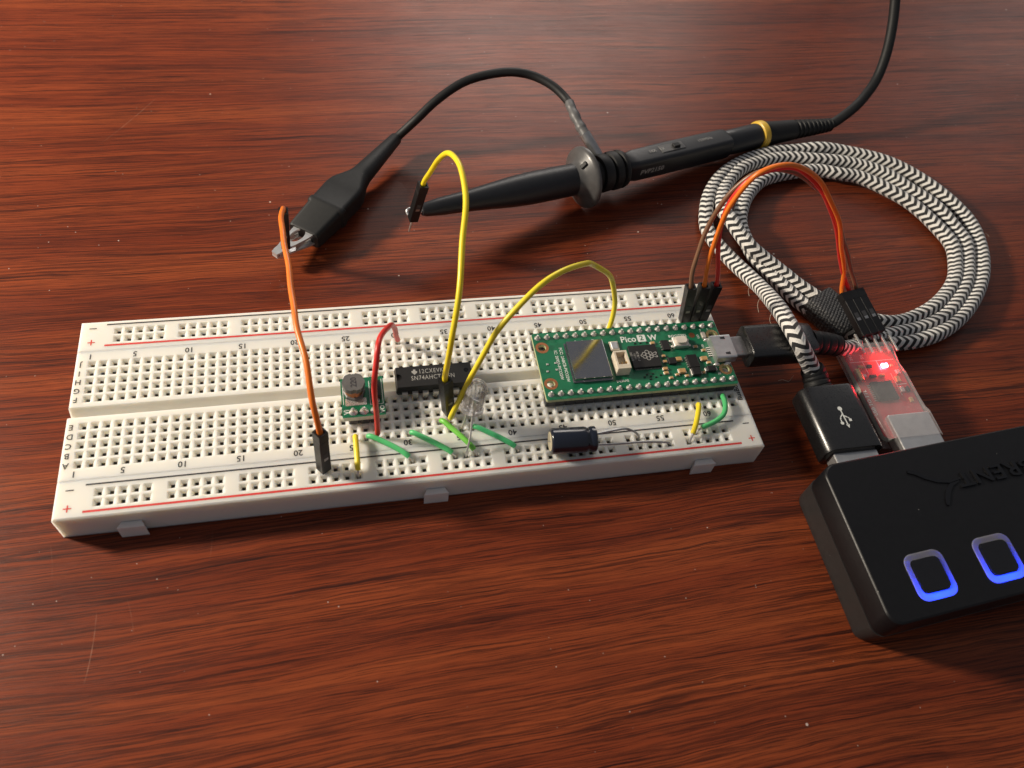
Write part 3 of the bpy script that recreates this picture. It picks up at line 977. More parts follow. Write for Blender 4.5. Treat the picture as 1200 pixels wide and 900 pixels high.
B().text('Vi', 1.7, T_at((63.25, 18.5, ZM + 0.08), math.pi / 2), bold=0.03).build('printed_marking', 'silk', md)
B().text('VO', 1.5, T_at((71.7, 18.6, ZM + 0.08), math.pi / 2), bold=0.03).build('printed_marking', 'silk', md)

# ================================================================== logic chip
dip = thing('logic_chip', 'black fourteen pin chip with grey markings straddling the centre channel', 'chip', (85.09, 27.3, H))
cxm = cx(33)
b = B()
zb, zt_, zm = H + 0.45, H + 3.75, H + 1.9
V = []
for (hx, hy, z) in ((9.25, 2.95, zb), (9.65, 3.25, zm - 0.15), (9.65, 3.25, zm + 0.15), (9.3, 3.0, zt_)):
    V += [(cxm - hx, 27.3 - hy, z), (cxm + hx, 27.3 - hy, z), (cxm + hx, 27.3 + hy, z), (cxm - hx, 27.3 + hy, z)]
Fc = [(3, 2, 1, 0)]
for j in range(3):
    for i in range(4):
        k = (i + 1) % 4
        Fc.append((j * 4 + i, j * 4 + k, j * 4 + 4 + k, j * 4 + 4 + i))
b.add(V, Fc)
outer = [(cxm - 9.3, 24.3), (cxm + 9.3, 24.3), (cxm + 9.3, 30.3), (cxm - 9.3, 30.3)]
notch = [(cxm - 9.3 + 0.02, 27.3 - 1.0)]
notch = [(cxm - 9.28 + 1.25 * math.cos(a), 27.3 + 1.0 * math.sin(a)) for a in [math.radians(-90 + 15 * i) for i in range(13)]]
b.plate(outer, [notch], zt_ - 0.02, zt_, bottom=False)
b.plate([(p[0], p[1]) for p in notch], [], zt_ - 0.7, zt_ - 0.45)
b.build('chip_body', 'epoxy', dip)
B().lathe([(0.62, 0), (0.62, 0.02)], T_at((cxm + 8.0, 28.0, zt_ + 0.005)), 20).build('moulding_mark', 'emboss', dip)
pin = B()
xk, yk = cx(30), ROW['E']
pin.bounds(xk - 0.72, xk + 0.72, 24.05 - 0.35 - 0.05, 24.2, zm - 0.14, zm + 0.14, 0.05, 1)
pin.bounds(xk - 0.72, xk + 0.72, 23.36, 23.66, zm - 1.8, zm + 0.13, 0.05, 1)
pin.bounds(xk - 0.26, xk + 0.26, 23.44, 23.68, H - 2.0, zm - 1.4, 0.04, 1)
p0 = pin.build('pin', 'tin', dip)
for i in range(1, 7):
    clone(p0, dip, (PX * i, 0, 0))
pin = B()
pin.bounds(xk - 0.72, xk + 0.72, 30.4, 30.95, zm - 0.14, zm + 0.14, 0.05, 1)
pin.bounds(xk - 0.72, xk + 0.72, 30.94, 31.22, zm - 1.8, zm + 0.13, 0.05, 1)
pin.bounds(xk - 0.26, xk + 0.26, 30.92, 31.16, H - 2.0, zm - 1.4, 0.04, 1)
p1 = pin.build('pin', 'tin', dip)
for i in range(1, 7):
    clone(p1, dip, (PX * i, 0, 0))
B().text('12CXEVK', 1.85, T_at((81.3, 28.55, zt_ + 0.02)), align='LEFT', sx=0.74, spacing=1.12).build('chip_marking', 'laser', dip)
B().text('SN74AHCT125N', 1.85, T_at((79.3, 26.65, zt_ + 0.02)), align='LEFT', sx=0.74, spacing=1.12).build('chip_marking', 'laser', dip)
b = B()
b.plate([(79.6, 28.9), (80.0, 28.9), (80.0, 29.3), (80.6, 29.3), (80.6, 28.8), (81.0, 28.7), (80.9, 28.2), (80.6, 28.1), (80.3, 27.7), (80.0, 28.0), (79.6, 28.5)], [], zt_ + 0.015, zt_ + 0.02)
b.build('chip_logo', 'laser', dip)

# ================================================================== clear LED
led = thing('clear_led', 'round clear LED leaning on two thin legs among the green wires', 'led', (90.2, 9.6, H))
lb, lt = Vector((92.15, 14.2, 14.8)), Vector((94.2, 17.5, 22.2))
ax = (lt - lb).normalized()
T = frame(lb, ax, (0.2, -1, 0))
prof = [(0.0, 0.0), (2.85, 0.0), (2.9, 0.15), (2.9, 0.95), (2.5, 1.05), (2.5, 5.9)]
for i in range(1, 9):
    a = math.radians(90 * i / 8)
    prof.append((max(2.5 * math.cos(a), 0.02), 5.9 + 2.5 * math.sin(a)))
B().lathe(prof, T, 32).build('lens', 'lens', led, edge=60)
b = B()
b.bounds(0.35, 2.05, -0.25, 0.25, 1.2, 3.0, 0.1, 1, T)
b.lathe([(0.55, 3.0), (1.0, 3.9), (0.85, 3.92), (0.5, 3.3)], T @ Matrix.Translation((0.9, 0, 0)), 16)
b.build('reflector_cup', 'steel', led)
B().bounds(-1.75, -0.55, -0.2, 0.2, 1.2, 3.6, 0.1, 1, T).build('lead_post', 'steel', led)
l1, l2 = T @ Vector((1.27, 0, 1.6)), T @ Vector((-1.27, 0, 1.6))
for (s_, e_, mid) in ((l1, hp('m', 35, -1.5), Vector((91.3, 8.6, 11.6))), (l2, hp('A', 35, -1.5), Vector((90.9, 13.9, 11.4)))):
    B().sweep(spline([s_, s_ - ax * 2.4, mid, e_ + Vector((0, 0, 1.9)), e_], 0.5), 0.26, 8).build('leg', 'tin', led)

# ================================================================== capacitor
cap = thing('capacitor', 'dark navy electrolytic capacitor lying on its side over the front rail', 'capacitor', (116, 5.2, H))
RC = 3.15
ca = Vector((110.2, 5.45, H + RC + 0.05))
cdir = Vector((1, -0.045, 0)).normalized()
T = frame(ca, cdir, (0, 0, 1))
B().lathe([(2.35, -0.02), (2.75, -0.02), (3.05, 0.18), (RC, 0.55), (RC, 8.3), (3.05, 8.75), (2.78, 9.1), (2.78, 9.35), (3.0, 9.7), (RC, 10.1), (3.1, 10.9), (2.8, 11.15), (2.0, 11.2)], T, 40).build('sleeve', 'cap_sleeve', cap)
B().lathe([(2.36, -0.10), (2.36, -0.03)], T, 36).build('end_cap', 'cap_gold', cap)
b = B()
for a in (0, math.pi / 2):
    b.box((0, 0, 0), (3.6, 0.16, 0.05), T @ Matrix.Translation((0, 0, -0.12)) @ Matrix.Rotation(a + 0.6, 4, 'Z'))
b.build('vent_groove', 'lead', cap)
B().lathe([(2.3, 11.15), (2.3, 11.25)], T, 30).build('rubber_seal', 'rubber', cap)
s1, s2 = T @ Vector((0.1, -1.2, 11.1)), T @ Vector((-0.6, 1.25, 11.1))
if s1.y < s2.y:
    s1, s2 = s2, s1
B().sweep(spline([s1, s1 + Vector((3.5, 0.2, 0.4)), (130.0, 6.7, 11.6), hp('m', 52, 0.6), hp('m', 52, -1.2)], 0.5), 0.28, 8).build('leg', 'lead', cap)
B().sweep(spline([s2, s2 + Vector((4.5, -0.2, -0.3)), (133.0, 3.7, 9.9), (137.5, 3.5, 9.4), hp('p', 55, 0.1) + Vector((-0.3, 0, 0)), hp('p', 55, -1.2)], 0.5), 0.28, 8).build('leg', 'lead', cap)

# ================================================================== microcontroller board
X0, Y0, ZT = 111.66, 16.8, 12.0
pico = thing('microcontroller_board', 'long green microcontroller board with silver shield can, plugged into the breadboard', 'circuit board', (137.16, 27.3, H))


def pb(u, v):
    return X0 + u, Y0 + v


mh = [(2.0, 4.8), (2.0, 16.2), (49.0, 4.8), (49.0, 16.2)]
outl = rrect(X0, X0 + 51, Y0, Y0 + 21, 0.6, 3)
hs = [circle(*pb(*p), 1.05, 20) for p in mh]
B().plate(outl, hs, ZT - 1.0, ZT - 0.06).build('board_core', 'pcb_edge', pico)
B().plate(outl, hs, ZT - 0.06, ZT).build('solder_mask', 'pcb_green', pico)
for p in mh:
    B().plate(circle(*pb(*p), 1.75, 24), [circle(*pb(*p), 1.05, 20)], ZT + 0.004, ZT + 0.03).build('mounting_ring', 'copper' if p[0] < 10 else 'gold', pico)
for r in ('C', 'H'):
    for k in range(44, 64):
        if k == 44:
            h0 = B().bounds(cx(k) - 1.27, cx(k) + 1.25, ROW[r] - 1.25, ROW[r] + 1.25, H + 0.05, ZT - 1.02, 0.14, 1).build('header_block', 'greyplastic', pico)
            s0 = B().lathe([(0.82, 0), (0.78, 0.1), (0.55, 0.42), (0.34, 0.72), (0.3, 1.02), (0.08, 1.1)], T_at((cx(k), ROW[r], ZT + 0.01)), 16).build('solder_joint', 'solder', pico)
        else:
            clone(h0, pico, (PX * (k - 44), 0, 0))
            q = clone(s0, pico, (PX * (k - 44), 0, 0))


def comp(name, m, u0, u1, v0, v1, h, bev=0.08, z=0.02, seg=1):
    return B().bounds(X0 + u0, X0 + u1, Y0 + v0, Y0 + v1, ZT + z, ZT + h, bev, seg).build(name, m, pico)


sh = B()
sh.bounds(X0 + 8.05, X0 + 17.85, Y0 + 4.65, Y0 + 16.5, ZT + 0.25, ZT + 1.55, 0.14, 2)
sh.bounds(X0 + 7.75, X0 + 18.15, Y0 + 4.35, Y0 + 16.8, ZT + 0.02, ZT + 0.32, 0.05, 1)
sho = sh.build('shield_can', 'shield', pico)
# debug connector: open cream box
b = B()
b.plate([pb(19.2, 5.6), pb(22.7, 5.6), pb(22.7, 11.2), pb(19.2, 11.2)], [[pb(19.7, 6.9), pb(22.2, 6.9), pb(22.2, 10.7), pb(19.7, 10.7)]], ZT + 0.9, ZT + 3.1)
b.bounds(X0 + 19.2, X0 + 22.7, Y0 + 5.6, Y0 + 11.2, ZT + 0.02, ZT + 0.9)
jst = b.build('debug_connector', 'cream', pico)
for u in (20.0, 20.95, 21.9):
    B().bounds(X0 + u - 0.16, X0 + u + 0.16, Y0 + 7.6, Y0 + 7.95, ZT + 0.9, ZT + 2.7).build('contact', 'gold', jst)
ct = comp('crystal', 'cream', 19.8, 22.2, 13.3, 16.2, 0.55)
B().bounds(X0 + 20.15, X0 + 21.9, Y0 + 13.6, Y0 + 15.9, ZT + 0.5, ZT + 0.72, 0.1, 1).build('crystal_lid', 'steel', ct)
chip = comp('processor', 'epoxy', 24.3, 31.9, 6.95, 14.0, 0.9, 0.06)
pl0 = None
for i in range(18):
    u = 24.9 + i * 0.38
    for v in (6.6, 14.02):
        if pl0 is None:
            pl0 = B().bounds(X0 + u - 0.1, X0 + u + 0.1, Y0 + v, Y0 + v + 0.34, ZT + 0.02, ZT + 0.2).build('terminal', 'solder', chip)
        else:
            clone(pl0, chip, (u - 24.9, v - 6.6, 0))
pz = ZT + 0.92
b = B()
lx, ly = X0 + 29.2, Y0 + 10.6                      # outline berry with two leaves, leaves towards +x
for (du, dv, r) in ((0, 0, .62), (-0.95, 0.5, .55), (-0.95, -0.5, .55), (-0.05, 1.05, .6), (-0.05, -1.05, .6), (0.85, 0.55, .5), (0.85, -0.55, .5), (-1.55, 0, .42)):
    b.plate(circle(lx + du - 0.2, ly + dv, r, 14), [circle(lx + du - 0.2, ly + dv, r - 0.17, 14)], pz, pz + 0.01)
for sg in (1, -1):
    lf = [(lx + 0.95 + 0.85 * (1 - math.cos(t)) * 0.8 + 0.05, ly + sg * (0.08 + 0.5 * (1 - math.cos(t)) * 0.55 + 0.45 * math.sin(t))) for t in [2 * math.pi * i / 16 for i in range(16)]]
    cxl, cyl = sum(p[0] for p in lf) / 16, sum(p[1] for p in lf) / 16
    b.plate(lf, [[(cxl + (p[0] - cxl) * 0.68, cyl + (p[1] - cyl) * 0.62) for p in lf]], pz, pz + 0.01)
b.build('berry_logo', 'laser', chip)
B().text('RP2350\n24/31\nP1U8.00', 0.85, T_at((X0 + 25.5, Y0 + 10.5, pz), math.pi / 2), spacing=1.05).build('chip_marking', 'laser', chip)
comp('flash_chip', 'epoxy', 33.8, 35.9, 12.1, 15.3, 0.62)
for v in (12.4, 13.2, 14.0, 14.8):
    for u in (33.55, 35.9):
        comp('terminal', 'solder', u, u + 0.25, v, v + 0.3, 0.2, 0)
bt = comp('select_button', 'tin', 36.9, 41.1, 12.4, 15.5, 1.3, 0.12)
comp('button_frame', 'whitebtn', 37.2, 40.8, 12.5, 15.4, 1.45, 0.1, 1.2)
B().plate(rrect(X0 + 37.4, X0 + 40.4, Y0 + 12.75, Y0 + 14.95, 1.05, 6), [], ZT + 1.4, ZT + 2.3).build('button_cap', 'whitebtn', bt)
for (u, v) in ((36.3, 12.8), (36.3, 14.6), (41.0, 12.8), (41.0, 14.6)):
    comp('button_leg', 'solder', u, u + 0.8, v, v + 0.7, 0.45)
comp('regulator', 'epoxy', 39.2, 42.0, 5.75, 9.75, 0.85, 0.06)
for v in (6.2, 6.9, 7.6, 8.3, 9.0):
    comp('terminal', 'solder', 38.9, 39.2, v, v + 0.35, 0.3, 0)
    comp('terminal', 'solder', 42.0, 42.3, v, v + 0.35, 0.3, 0)
comp('power_inductor', 'epoxy', 39.3, 41.6, 3.2, 5.5, 1.1, 0.1)
comp('terminal', 'solder', 39.0, 39.4, 3.3, 5.3, 0.8, 0.05)
comp('diode', 'epoxy', 43.7, 46.0, 4.1, 5.8, 0.95, 0.1)
comp('terminal', 'solder', 43.1, 43.7, 4.4, 5.4, 0.5, 0.05)
comp('terminal', 'solder', 46.0, 46.5, 4.4, 5.4, 0.5, 0.05)
comp('transistor', 'epoxy', 34.1, 36.2, 7.5, 9.5, 0.7, 0.08)
for (u, v, s_) in ((37.1, 8.9, 0.75), (44.0, 8.4, 0.8), (36.9, 5.1, 0.85), (32.6, 5.0, 0.5), (32.7, 6.3, 0.55), (31.6, 14.8, 0.5), (33.3, 8.6, 0.45), (33.4, 10.4, 0.4), (35.4, 4.2, 0.4), (37.9, 3.6, 0.4), (42.6, 4.2, 0.4), (33.5, 3.4, 0.4), (43.0, 12.6, 0.45), (44.9, 11.2, 0.45), (45.0, 7.1, 0.45)):
    c0 = comp('ceramic_capacitor', 'tan', u - s_, u + s_, v - s_ * 0.75, v + s_ * 0.75, 0.25 + s_ * 0.6, 0.05)
    for sg in (-1, 1):
        B().bounds(X0 + u + sg * s_ * 1.05 - 0.22, X0 + u + sg * s_ * 1.05 + 0.22, Y0 + v - s_ * 0.85, Y0 + v + s_ * 0.85, ZT + 0.015, ZT + 0.14 + s_ * 0.3, 0.04, 1).build('terminal', 'solder', c0)
for (u, v) in ((26.6, 4.4), (27.4, 5.1), (28.3, 4.5), (29.0, 5.2), (28.0, 3.6), (26.9, 15.2), (28.4, 15.3), (30.2, 15.2), (29.6, 4.1), (31.0, 4.6)):
    comp('resistor', 'epoxy', u - 0.25, u + 0.25, v - 0.15, v + 0.15, 0.25, 0.02)
stl = comp('status_light', 'whitebtn', 45.8, 46.9, 15.2, 16.9, 0.6, 0.1)
comp('light_terminal', 'solder', 45.9, 46.8, 14.9, 15.25, 0.4, 0.03)
comp('light_terminal', 'solder', 45.9, 46.8, 16.85, 17.2, 0.4, 0.03)
B().lathe([(0.85, 0.01), (0.85, 0.03)], T_at((X0 + 43.3, Y0 + 16.6, ZT)), 20).build('test_pad', 'copper', pico)
for (u, v) in ((1.9, 8.6), (2.3, 10.8), (6.1 - 1.6, 11.0), (4.4, 8.9)):
    comp('antenna_pad', 'solder', u - 0.3, u + 0.3, v - 0.25, v + 0.25, 0.2, 0.04)
# micro USB socket
us = B()
sec = rrect(-3.75, 3.75, 0, 2.55, 0.5, 4)
def ring_at(x, k=1.0):
    return [(X0 + x, Y0 + 10.5 + a * k, ZT + 0.05 + z) for a, z in sec]
n = len(sec)
V, Fc = [], []
for x in (46.7, 52.2):
    V += ring_at(x)
for i in range(n):
    k = (i + 1) % n
    Fc.append((i, k, n + k, n + i))
Fc.append(tuple(range(n)))
V += [(X0 + 52.2, Y0 + 10.5 + a * 0.93, ZT + 0.05 + 1.27 + (z - 1.27) * 0.86) for a, z in sec]
for i in range(n):
    k = (i + 1) % n
    Fc.append((n + i, n + k, 2 * n + k, 2 * n + i))
us.add(V, Fc)
uso = us.build('usb_socket', 'steel', pico)
for v in (8.0, 13.0):
    B().plate([pb(49.3, v - 0.3), pb(50.6, v - 0.45), pb(50.6, v + 0.45), pb(49.3, v + 0.3)], [], ZT + 2.6, ZT + 2.625).build('spring_slot', 'ink', uso)
for (u, v, a, c_) in ((46.9, 6.3, 1.0, 0.5), (46.9, 14.5, 1.0, 0.5), (50.0, 6.3, 1.1, 0.5), (50.0, 14.6, 1.1, 0.5)):
    B().lathe([(1, 0.02), (0.9, 0.3), (0.5, 0.75), (0.1, 0.85)], T_at((X0 + u, Y0 + v, ZT)) @ Matrix.Diagonal((a, c_, 1, 1)), 16).build('solder_fillet', 'solder', uso)
for i in range(5):
    comp('contact', 'solder', 45.7, 46.8, 9.1 + i * 0.65, 9.4 + i * 0.65, 0.35, 0.04)
# lettering
zs = ZT + 0.02
B().text('Pico', 2.75, T_at((X0 + 23.3, Y0 + 16.75, zs)), align='LEFT', bold=0.05, sx=0.92).build('board_name', 'silk', pico)
b = B()
B().plate(rrect(X0 + 28.0, X0 + 30.3, Y0 + 15.7, Y0 + 18.0, 0.3, 3), [], zs, zs + 0.01).build('name_box', 'silk', pico)
B().text('2', 2.2, T_at((X0 + 29.15, Y0 + 16.85, zs + 0.03)), bold=0.04).build('board_name', 'pcb_green', pico)
B().text('W', 2.5, T_at((X0 + 32.2, Y0 + 16.75, zs)), bold=0.07, sx=0.92).build('board_name', 'silk', pico)
B().text('FCC: 2ABCB-PICO2W', 1.12, T_at((X0 + 6.65, Y0 + 10.4, zs), -math.pi / 2), bold=0.015, spacing=1.02).build('approval_text', 'silk', pico)
B().text('IC: 20953-PICO2W', 1.12, T_at((X0 + 5.2, Y0 + 10.4, zs), -math.pi / 2), bold=0.015, spacing=1.02).build('approval_text', 'silk', pico)
B().text('BOOTSEL', 1.15, T_at((X0 + 39.3, Y0 + 16.75, zs)), bold=0.02, spacing=1.1).build('button_text', 'silk', pico)
B().text('DEBUG', 0.95, T_at((X0 + 20.6, Y0 + 3.8, zs)), bold=0.02, spacing=1.1).build('connector_text', 'silk', pico)
B().text('Raspberry Pi', 0.95, T_at((X0 + 13.6, Y0 + 17.35, zs)), bold=0.02, spacing=1.1).build('small_print', 'silk', pico)
B().text('USB', 0.8, T_at((X0 + 45.2, Y0 + 12.6, zs), math.pi / 2), bold=0.015).build('small_print', 'silk', pico)
B().text('LED', 0.8, T_at((X0 + 44.9, Y0 + 16.0, zs), math.pi / 2), bold=0.015).build('small_print', 'silk', pico)
for k, u, v in (('1', 48.2, 18.2), ('2', 46.1, 18.0), ('39', 46.9, 3.6)):
    B().text(k, 0.95, T_at((X0 + u, Y0 + v, zs)), bold=0.02).build('pin_number', 'silk', pico)

# ================================================================== USB cable: plug - braided coil - plug
ZC, RB = 2.45, 2.2


def c3(lst, z=ZC):
    return [at(u, v, q[0] if q else z) for (u, v, *q) in lst]


S1 = [(1054, 402), (1082, 398), (1107, 387), (1129, 368.6), (1146, 337.5), (1150.6, 314), (1147.5, 288), (1135, 260), (1107, 232), (1073, 208), (1035, 191), (983, 177.5)]
S2 = [(1046, 390.5), (1074.4, 386), (1101, 375), (1121, 353), (1131, 331), (1134, 309.5), (1130.4, 286), (1123, 273), (1097, 245), (1063, 222), (1035, 205.5), (998, 193)]
S3 = [(1042, 379), (1063.5, 375), (1088.4, 364), (1107, 347), (1116.4, 331), (1119.5, 311), (1115, 288), (1097, 265.5), (1067, 240), (1035, 222), (1005, 209), (981, 205)]
T1 = [(958, 175.6), (934.4, 176), (903, 179.5), (872, 189), (847, 205), (833, 225), (827, 247), (828, 266), (836, 281), (847, 294), (858, 305.5), (869, 316, 3.2), (881, 327, 5.2), (893, 338.5, 8.6), (905, 352, 13.2), (916, 366.5, 17.2), (928, 386, 19.6), (937, 402.5, 18.8), (944, 417, 15.4), (949.5, 429, 12.2)]
T2 = [(950, 187.5), (919, 185.5), (888, 190), (867.5, 199.5), (853, 214), (846, 231, 3.2), (848, 247, 5.4), (856, 259, 6.8), (868, 275, 6.7), (880, 291, 5.8), (897, 305.5, 4.4), (916, 322, 3.2), (934, 336, 2.9), (955, 349, 2.9)]
T3 = [(958, 200), (934, 202), (909.5, 206), (891, 214), (877.5, 227), (869, 244), (867, 262), (874, 283), (884, 301), (900, 318), (917, 337), (934, 353.5), (950, 366, 2.9)]
mic = [Vector((186, 27.1, 12.9)), Vector((190, 27.1, 12.4)), Vector((194.5, 27.0, 11.2)), Vector((198.5, 27.2, 8.9)), Vector((203.5, 28.6, 7.2)), Vector((209.5, 31.4, 5.6)), Vector((214.5, 33.6, 3.6))]
P = mic + c3(S2[1:]) + c3(T2) + c3([(975, 360), (1005, 372, 2.6)]) + c3(S3) + c3(T3) + c3([(978, 381, 2.6), (1010, 396, 2.5)]) + c3(S1) + c3(T1)
usbA_c = Vector((186.9, 4.3, 8.0))
P += [at(954, 438, 10.0), Vector((186.4, 14.5, 8.2))]
PJ = []
for i, p in enumerate(P):
    j_ = 0.0 if (i < 7 or i > len(P) - 16) else 0.55 * abs(math.sin(i * 1.7)) + 0.25 * math.sin(i * 0.9)
    PJ.append(p + Vector((0, 0, max(j_, 0.0))))
PS = spline(PJ, 0.34)


def stretch(l):                   # the weave is looser in places
    return l + 0.9 * math.sin(l * 0.045) + 0.45 * math.sin(l * 0.13 + 1.0)
usb = thing('usb_cable', 'coiled usb cable in black and white herringbone braid with two black plugs', 'cable', at(1000, 380, 0))
b = B()
NS = 36
V, Fc, UV = [], [], []
u_ = Vector((0, 0, 1))
acc = 0.0
for i, p in enumerate(PS):
    if i:
        acc += (p - PS[i - 1]).length
    t_ = (PS[min(i + 1, len(PS) - 1)] - PS[max(i - 1, 0)]).normalized()
    u_ = (Vector((0, 0, 1)) - t_ * t_.z).normalized()
    v_ = t_.cross(u_)
    for k in range(NS + 1):
        th = k / NS
        tri = abs(((th * BR_N * 2 + 1) % 2) - 1)
        ph = stretch(acc) / BR_P + tri * BR_A
        fr = (ph * 2) % 1.0
        r = RB * (1.0 + 0.025 * math.sin(acc * 0.21)) * (0.925 + 0.115 * math.sin(math.pi * fr))
        a = 2 * math.pi * th + 0.35
        V.append(p + (u_ * math.cos(a) + v_ * math.sin(a)) * r)
for i in range(len(PS) - 1):
    pass
acc = 0.0
LS = [0.0]
for i in range(1, len(PS)):
    LS.append(LS[-1] + (PS[i] - PS[i - 1]).length)
W_ = NS + 1
LV = [stretch(l) for l in LS]
for i in range(len(PS) - 1):
    for k in range(NS):
        Fc.append((i * W_ + k, i * W_ + k + 1, (i + 1) * W_ + k + 1, (i + 1) * W_ + k))
        UV += [(k / NS, LV[i]), ((k + 1) / NS, LV[i]), ((k + 1) / NS, LV[i + 1]), (k / NS, LV[i + 1])]
b.add(V, Fc, None, True)
b.uv = UV
b.build('braided_sleeve', 'braid', usb, edge=80)
# micro plug
b = B()
b.sweep([(167.4, 27.3, 13.3), (167.6, 27.3, 13.3), (168.2, 27.3, 13.3), (176, 27.3, 13.3), (183, 27.25, 13.25), (186.2, 27.2, 13.1), (187.0, 27.2, 13.0)], 1, sec=lambda t, R_=rrect: [(a * (0.90 if t < 0.1 else 1.0 if t < 0.75 else 0.92 if t < 0.95 else 0.72), c_ * (0.88 if t < 0.1 else 1.0 if t < 0.75 else 0.92 if t < 0.95 else 0.72)) for a, c_ in R_(-5.3, 5.3, -3.5, 3.5, 2.0, 6)])
mp_ = b.build('micro_plug_body', 'plug', usb)
B().bounds(163.9, 167.6, 27.3 - 3.1, 27.3 + 3.1, 12.5, 14.1, 0.3, 2).build('micro_plug_shell', 'lead', mp_)
def ribbed(path, r0, r1, n):
    PP = spline(path, 0.35)
    m = len(PP)
    rr = []
    for i in range(m):
        t = i / (m - 1)
        rr.append((r0 + (r1 - r0) * t) * (0.93 if (t * n) % 1.0 > 0.80 else 1.0))
    return PP, rr
PP, rr = ribbed([(186.4, 27.2, 13.0), (190, 27.1, 12.4), (194.2, 27.0, 11.3), (195.6, 27.0, 10.7)], 3.45, 2.95, 4)
B().sweep(PP, rr, 24).build('strain_relief', 'rubber', mp_)
# large plug
b = B()
b.sweep([(186.9, 14.0, 8), (186.9, 13.85, 8), (186.9, 13.3, 8), (186.9, -4.4, 8), (186.9, -5.0, 8), (186.9, -5.15, 8)], 1, sec=lambda t: [(a * (0.95 if t < 0.1 or t > 0.9 else 0.985 if t < 0.25 or t > 0.75 else 1), c_ * (0.90 if t < 0.1 or t > 0.9 else 0.97 if t < 0.25 or t > 0.75 else 1)) for a, c_ in rrect(-8.0, 8.0, -3.95, 3.95, 2.6, 8)])
ap = b.build('large_plug_body', 'plug', usb)
b = B()
b.bounds(180.9, 192.9, -12.5, -5.1, 5.75, 10.25, 0.35, 2)
b.build('large_plug_shell', 'steel', ap)
PP, rr = ribbed([(186.7, 13.6, 8.0), (186.3, 15.8, 8.5), at(954, 438, 10.0), at(951, 432, 11.3)], 3.7, 3.1, 3.9)
B().sweep(PP, rr, 24).build('strain_relief', 'rubber', ap)
# trident mark
zt3 = 11.975
b = B()
def stroke(b, pts, wd, z):
    for a, c_ in zip(pts, pts[1:]):
        a, c_ = Vector((*a, z)), Vector((*c_, z))
        d = (c_ - a).normalized()
        s_ = Vector((-d.y, d.x, 0)) * wd
        e_ = d * wd * 0.3
        b.add([a - s_ - e_, c_ - s_ + e_, c_ + s_ + e_, a + s_ - e_], [(0, 1, 2, 3)])
tx, ty = 187.0, 3.4
stroke(b, [(tx - 0.05, ty + 2.9), (tx + 0.1, ty - 1.9)], 0.17, zt3)
b.add([(tx + 0.1 - 0.5, ty - 1.8, zt3), (tx + 0.12, ty - 2.9, zt3), (tx + 0.1 + 0.5, ty - 1.8, zt3)], [(2, 1, 0)])
b.plate(circle(tx - 0.07, ty + 3.0, 0.62, 18), [], zt3 - 0.003, zt3 + 0.002)
stroke(b, [(tx, ty + 1.4), (tx - 0.9, ty + 0.5), (tx - 1.2, ty - 0.2), (tx - 1.2, ty - 1.0)], 0.16, zt3 + 0.004)
b.plate(circle(tx - 1.2, ty - 1.3, 0.46, 14), [], zt3 + 0.002, zt3 + 0.007)
stroke(b, [(tx + 0.03, ty + 0.9), (tx + 0.9, ty + 0.3), (tx + 1.3, ty - 0.1), (tx + 1.35, ty - 0.4)], 0.16, zt3 + 0.004)
b.bounds(tx + 0.98, tx + 1.75, ty - 0.95, ty - 0.2, zt3 + 0.002, zt3 + 0.008)
b.build('usb_trident', 'silk', ap)
for (pp) in ([(930, 440, 6), (924, 447, 4), (918, 445, 3.5), (912, 446, 4)], [(905, 365, 5), (902, 375, 4), (907, 385, 3), (913, 392, 3)], [(879, 334, 3), (877, 341, 2), (878, 347, 1.2)], [(934, 428, 9), (928, 420, 9), (921, 421, 8)], [(893, 345, 3), (888, 356, 2), (889, 366, 1.5)]):
    B().sweep(spline([at(*q) for q in pp], 0.5), 0.07, 5).build('loose_thread', 'thread', usb)

rf = random.Random(11)
for i in range(34):
    q = PS[rf.randrange(60, len(PS) - 40)]
    a = rf.uniform(0, 6.28)
    d = Vector((math.cos(a), math.sin(a), rf.uniform(-0.1, 0.7))).normalized()
    e = Vector((rf.uniform(-1, 1), rf.uniform(-1, 1), rf.uniform(-0.3, 0.5)))
    L_ = rf.uniform(0.8, 2.6)
    B().sweep(spline([q + d * (RB - 0.1), q + d * (RB + L_ * 0.5), q + d * (RB + L_ * 0.8) + e * L_ * 0.5], 0.5), 0.035, 4).build('loose_thread', 'thread', usb)

# strap round two strands of the coil
st0, st1 = at(955, 352, 3.6), at(997, 388, 3.4)
b = B()
b.sweep([st0, st0.lerp(st1, 0.03), st0.lerp(st1, 0.3), st0.lerp(st1, 0.6), st0.lerp(st1, 0.97), st1], 1, sec=lambda t: [(a * (0.97 if t < .1 or t > .9 else 1), c_ * (0.95 if t < .1 or t > .9 else 1)) for a, c_ in rrect(-6.3, 6.3, -3.35, 3.6, 3.0, 8)])
tag(b.build('cable_strap', 'strap', None, (st0.lerp(st1, .5).x, st0.lerp(st1, .5).y, 0)), 'black woven hook and loop strap wrapped round the braided coil', 'strap')

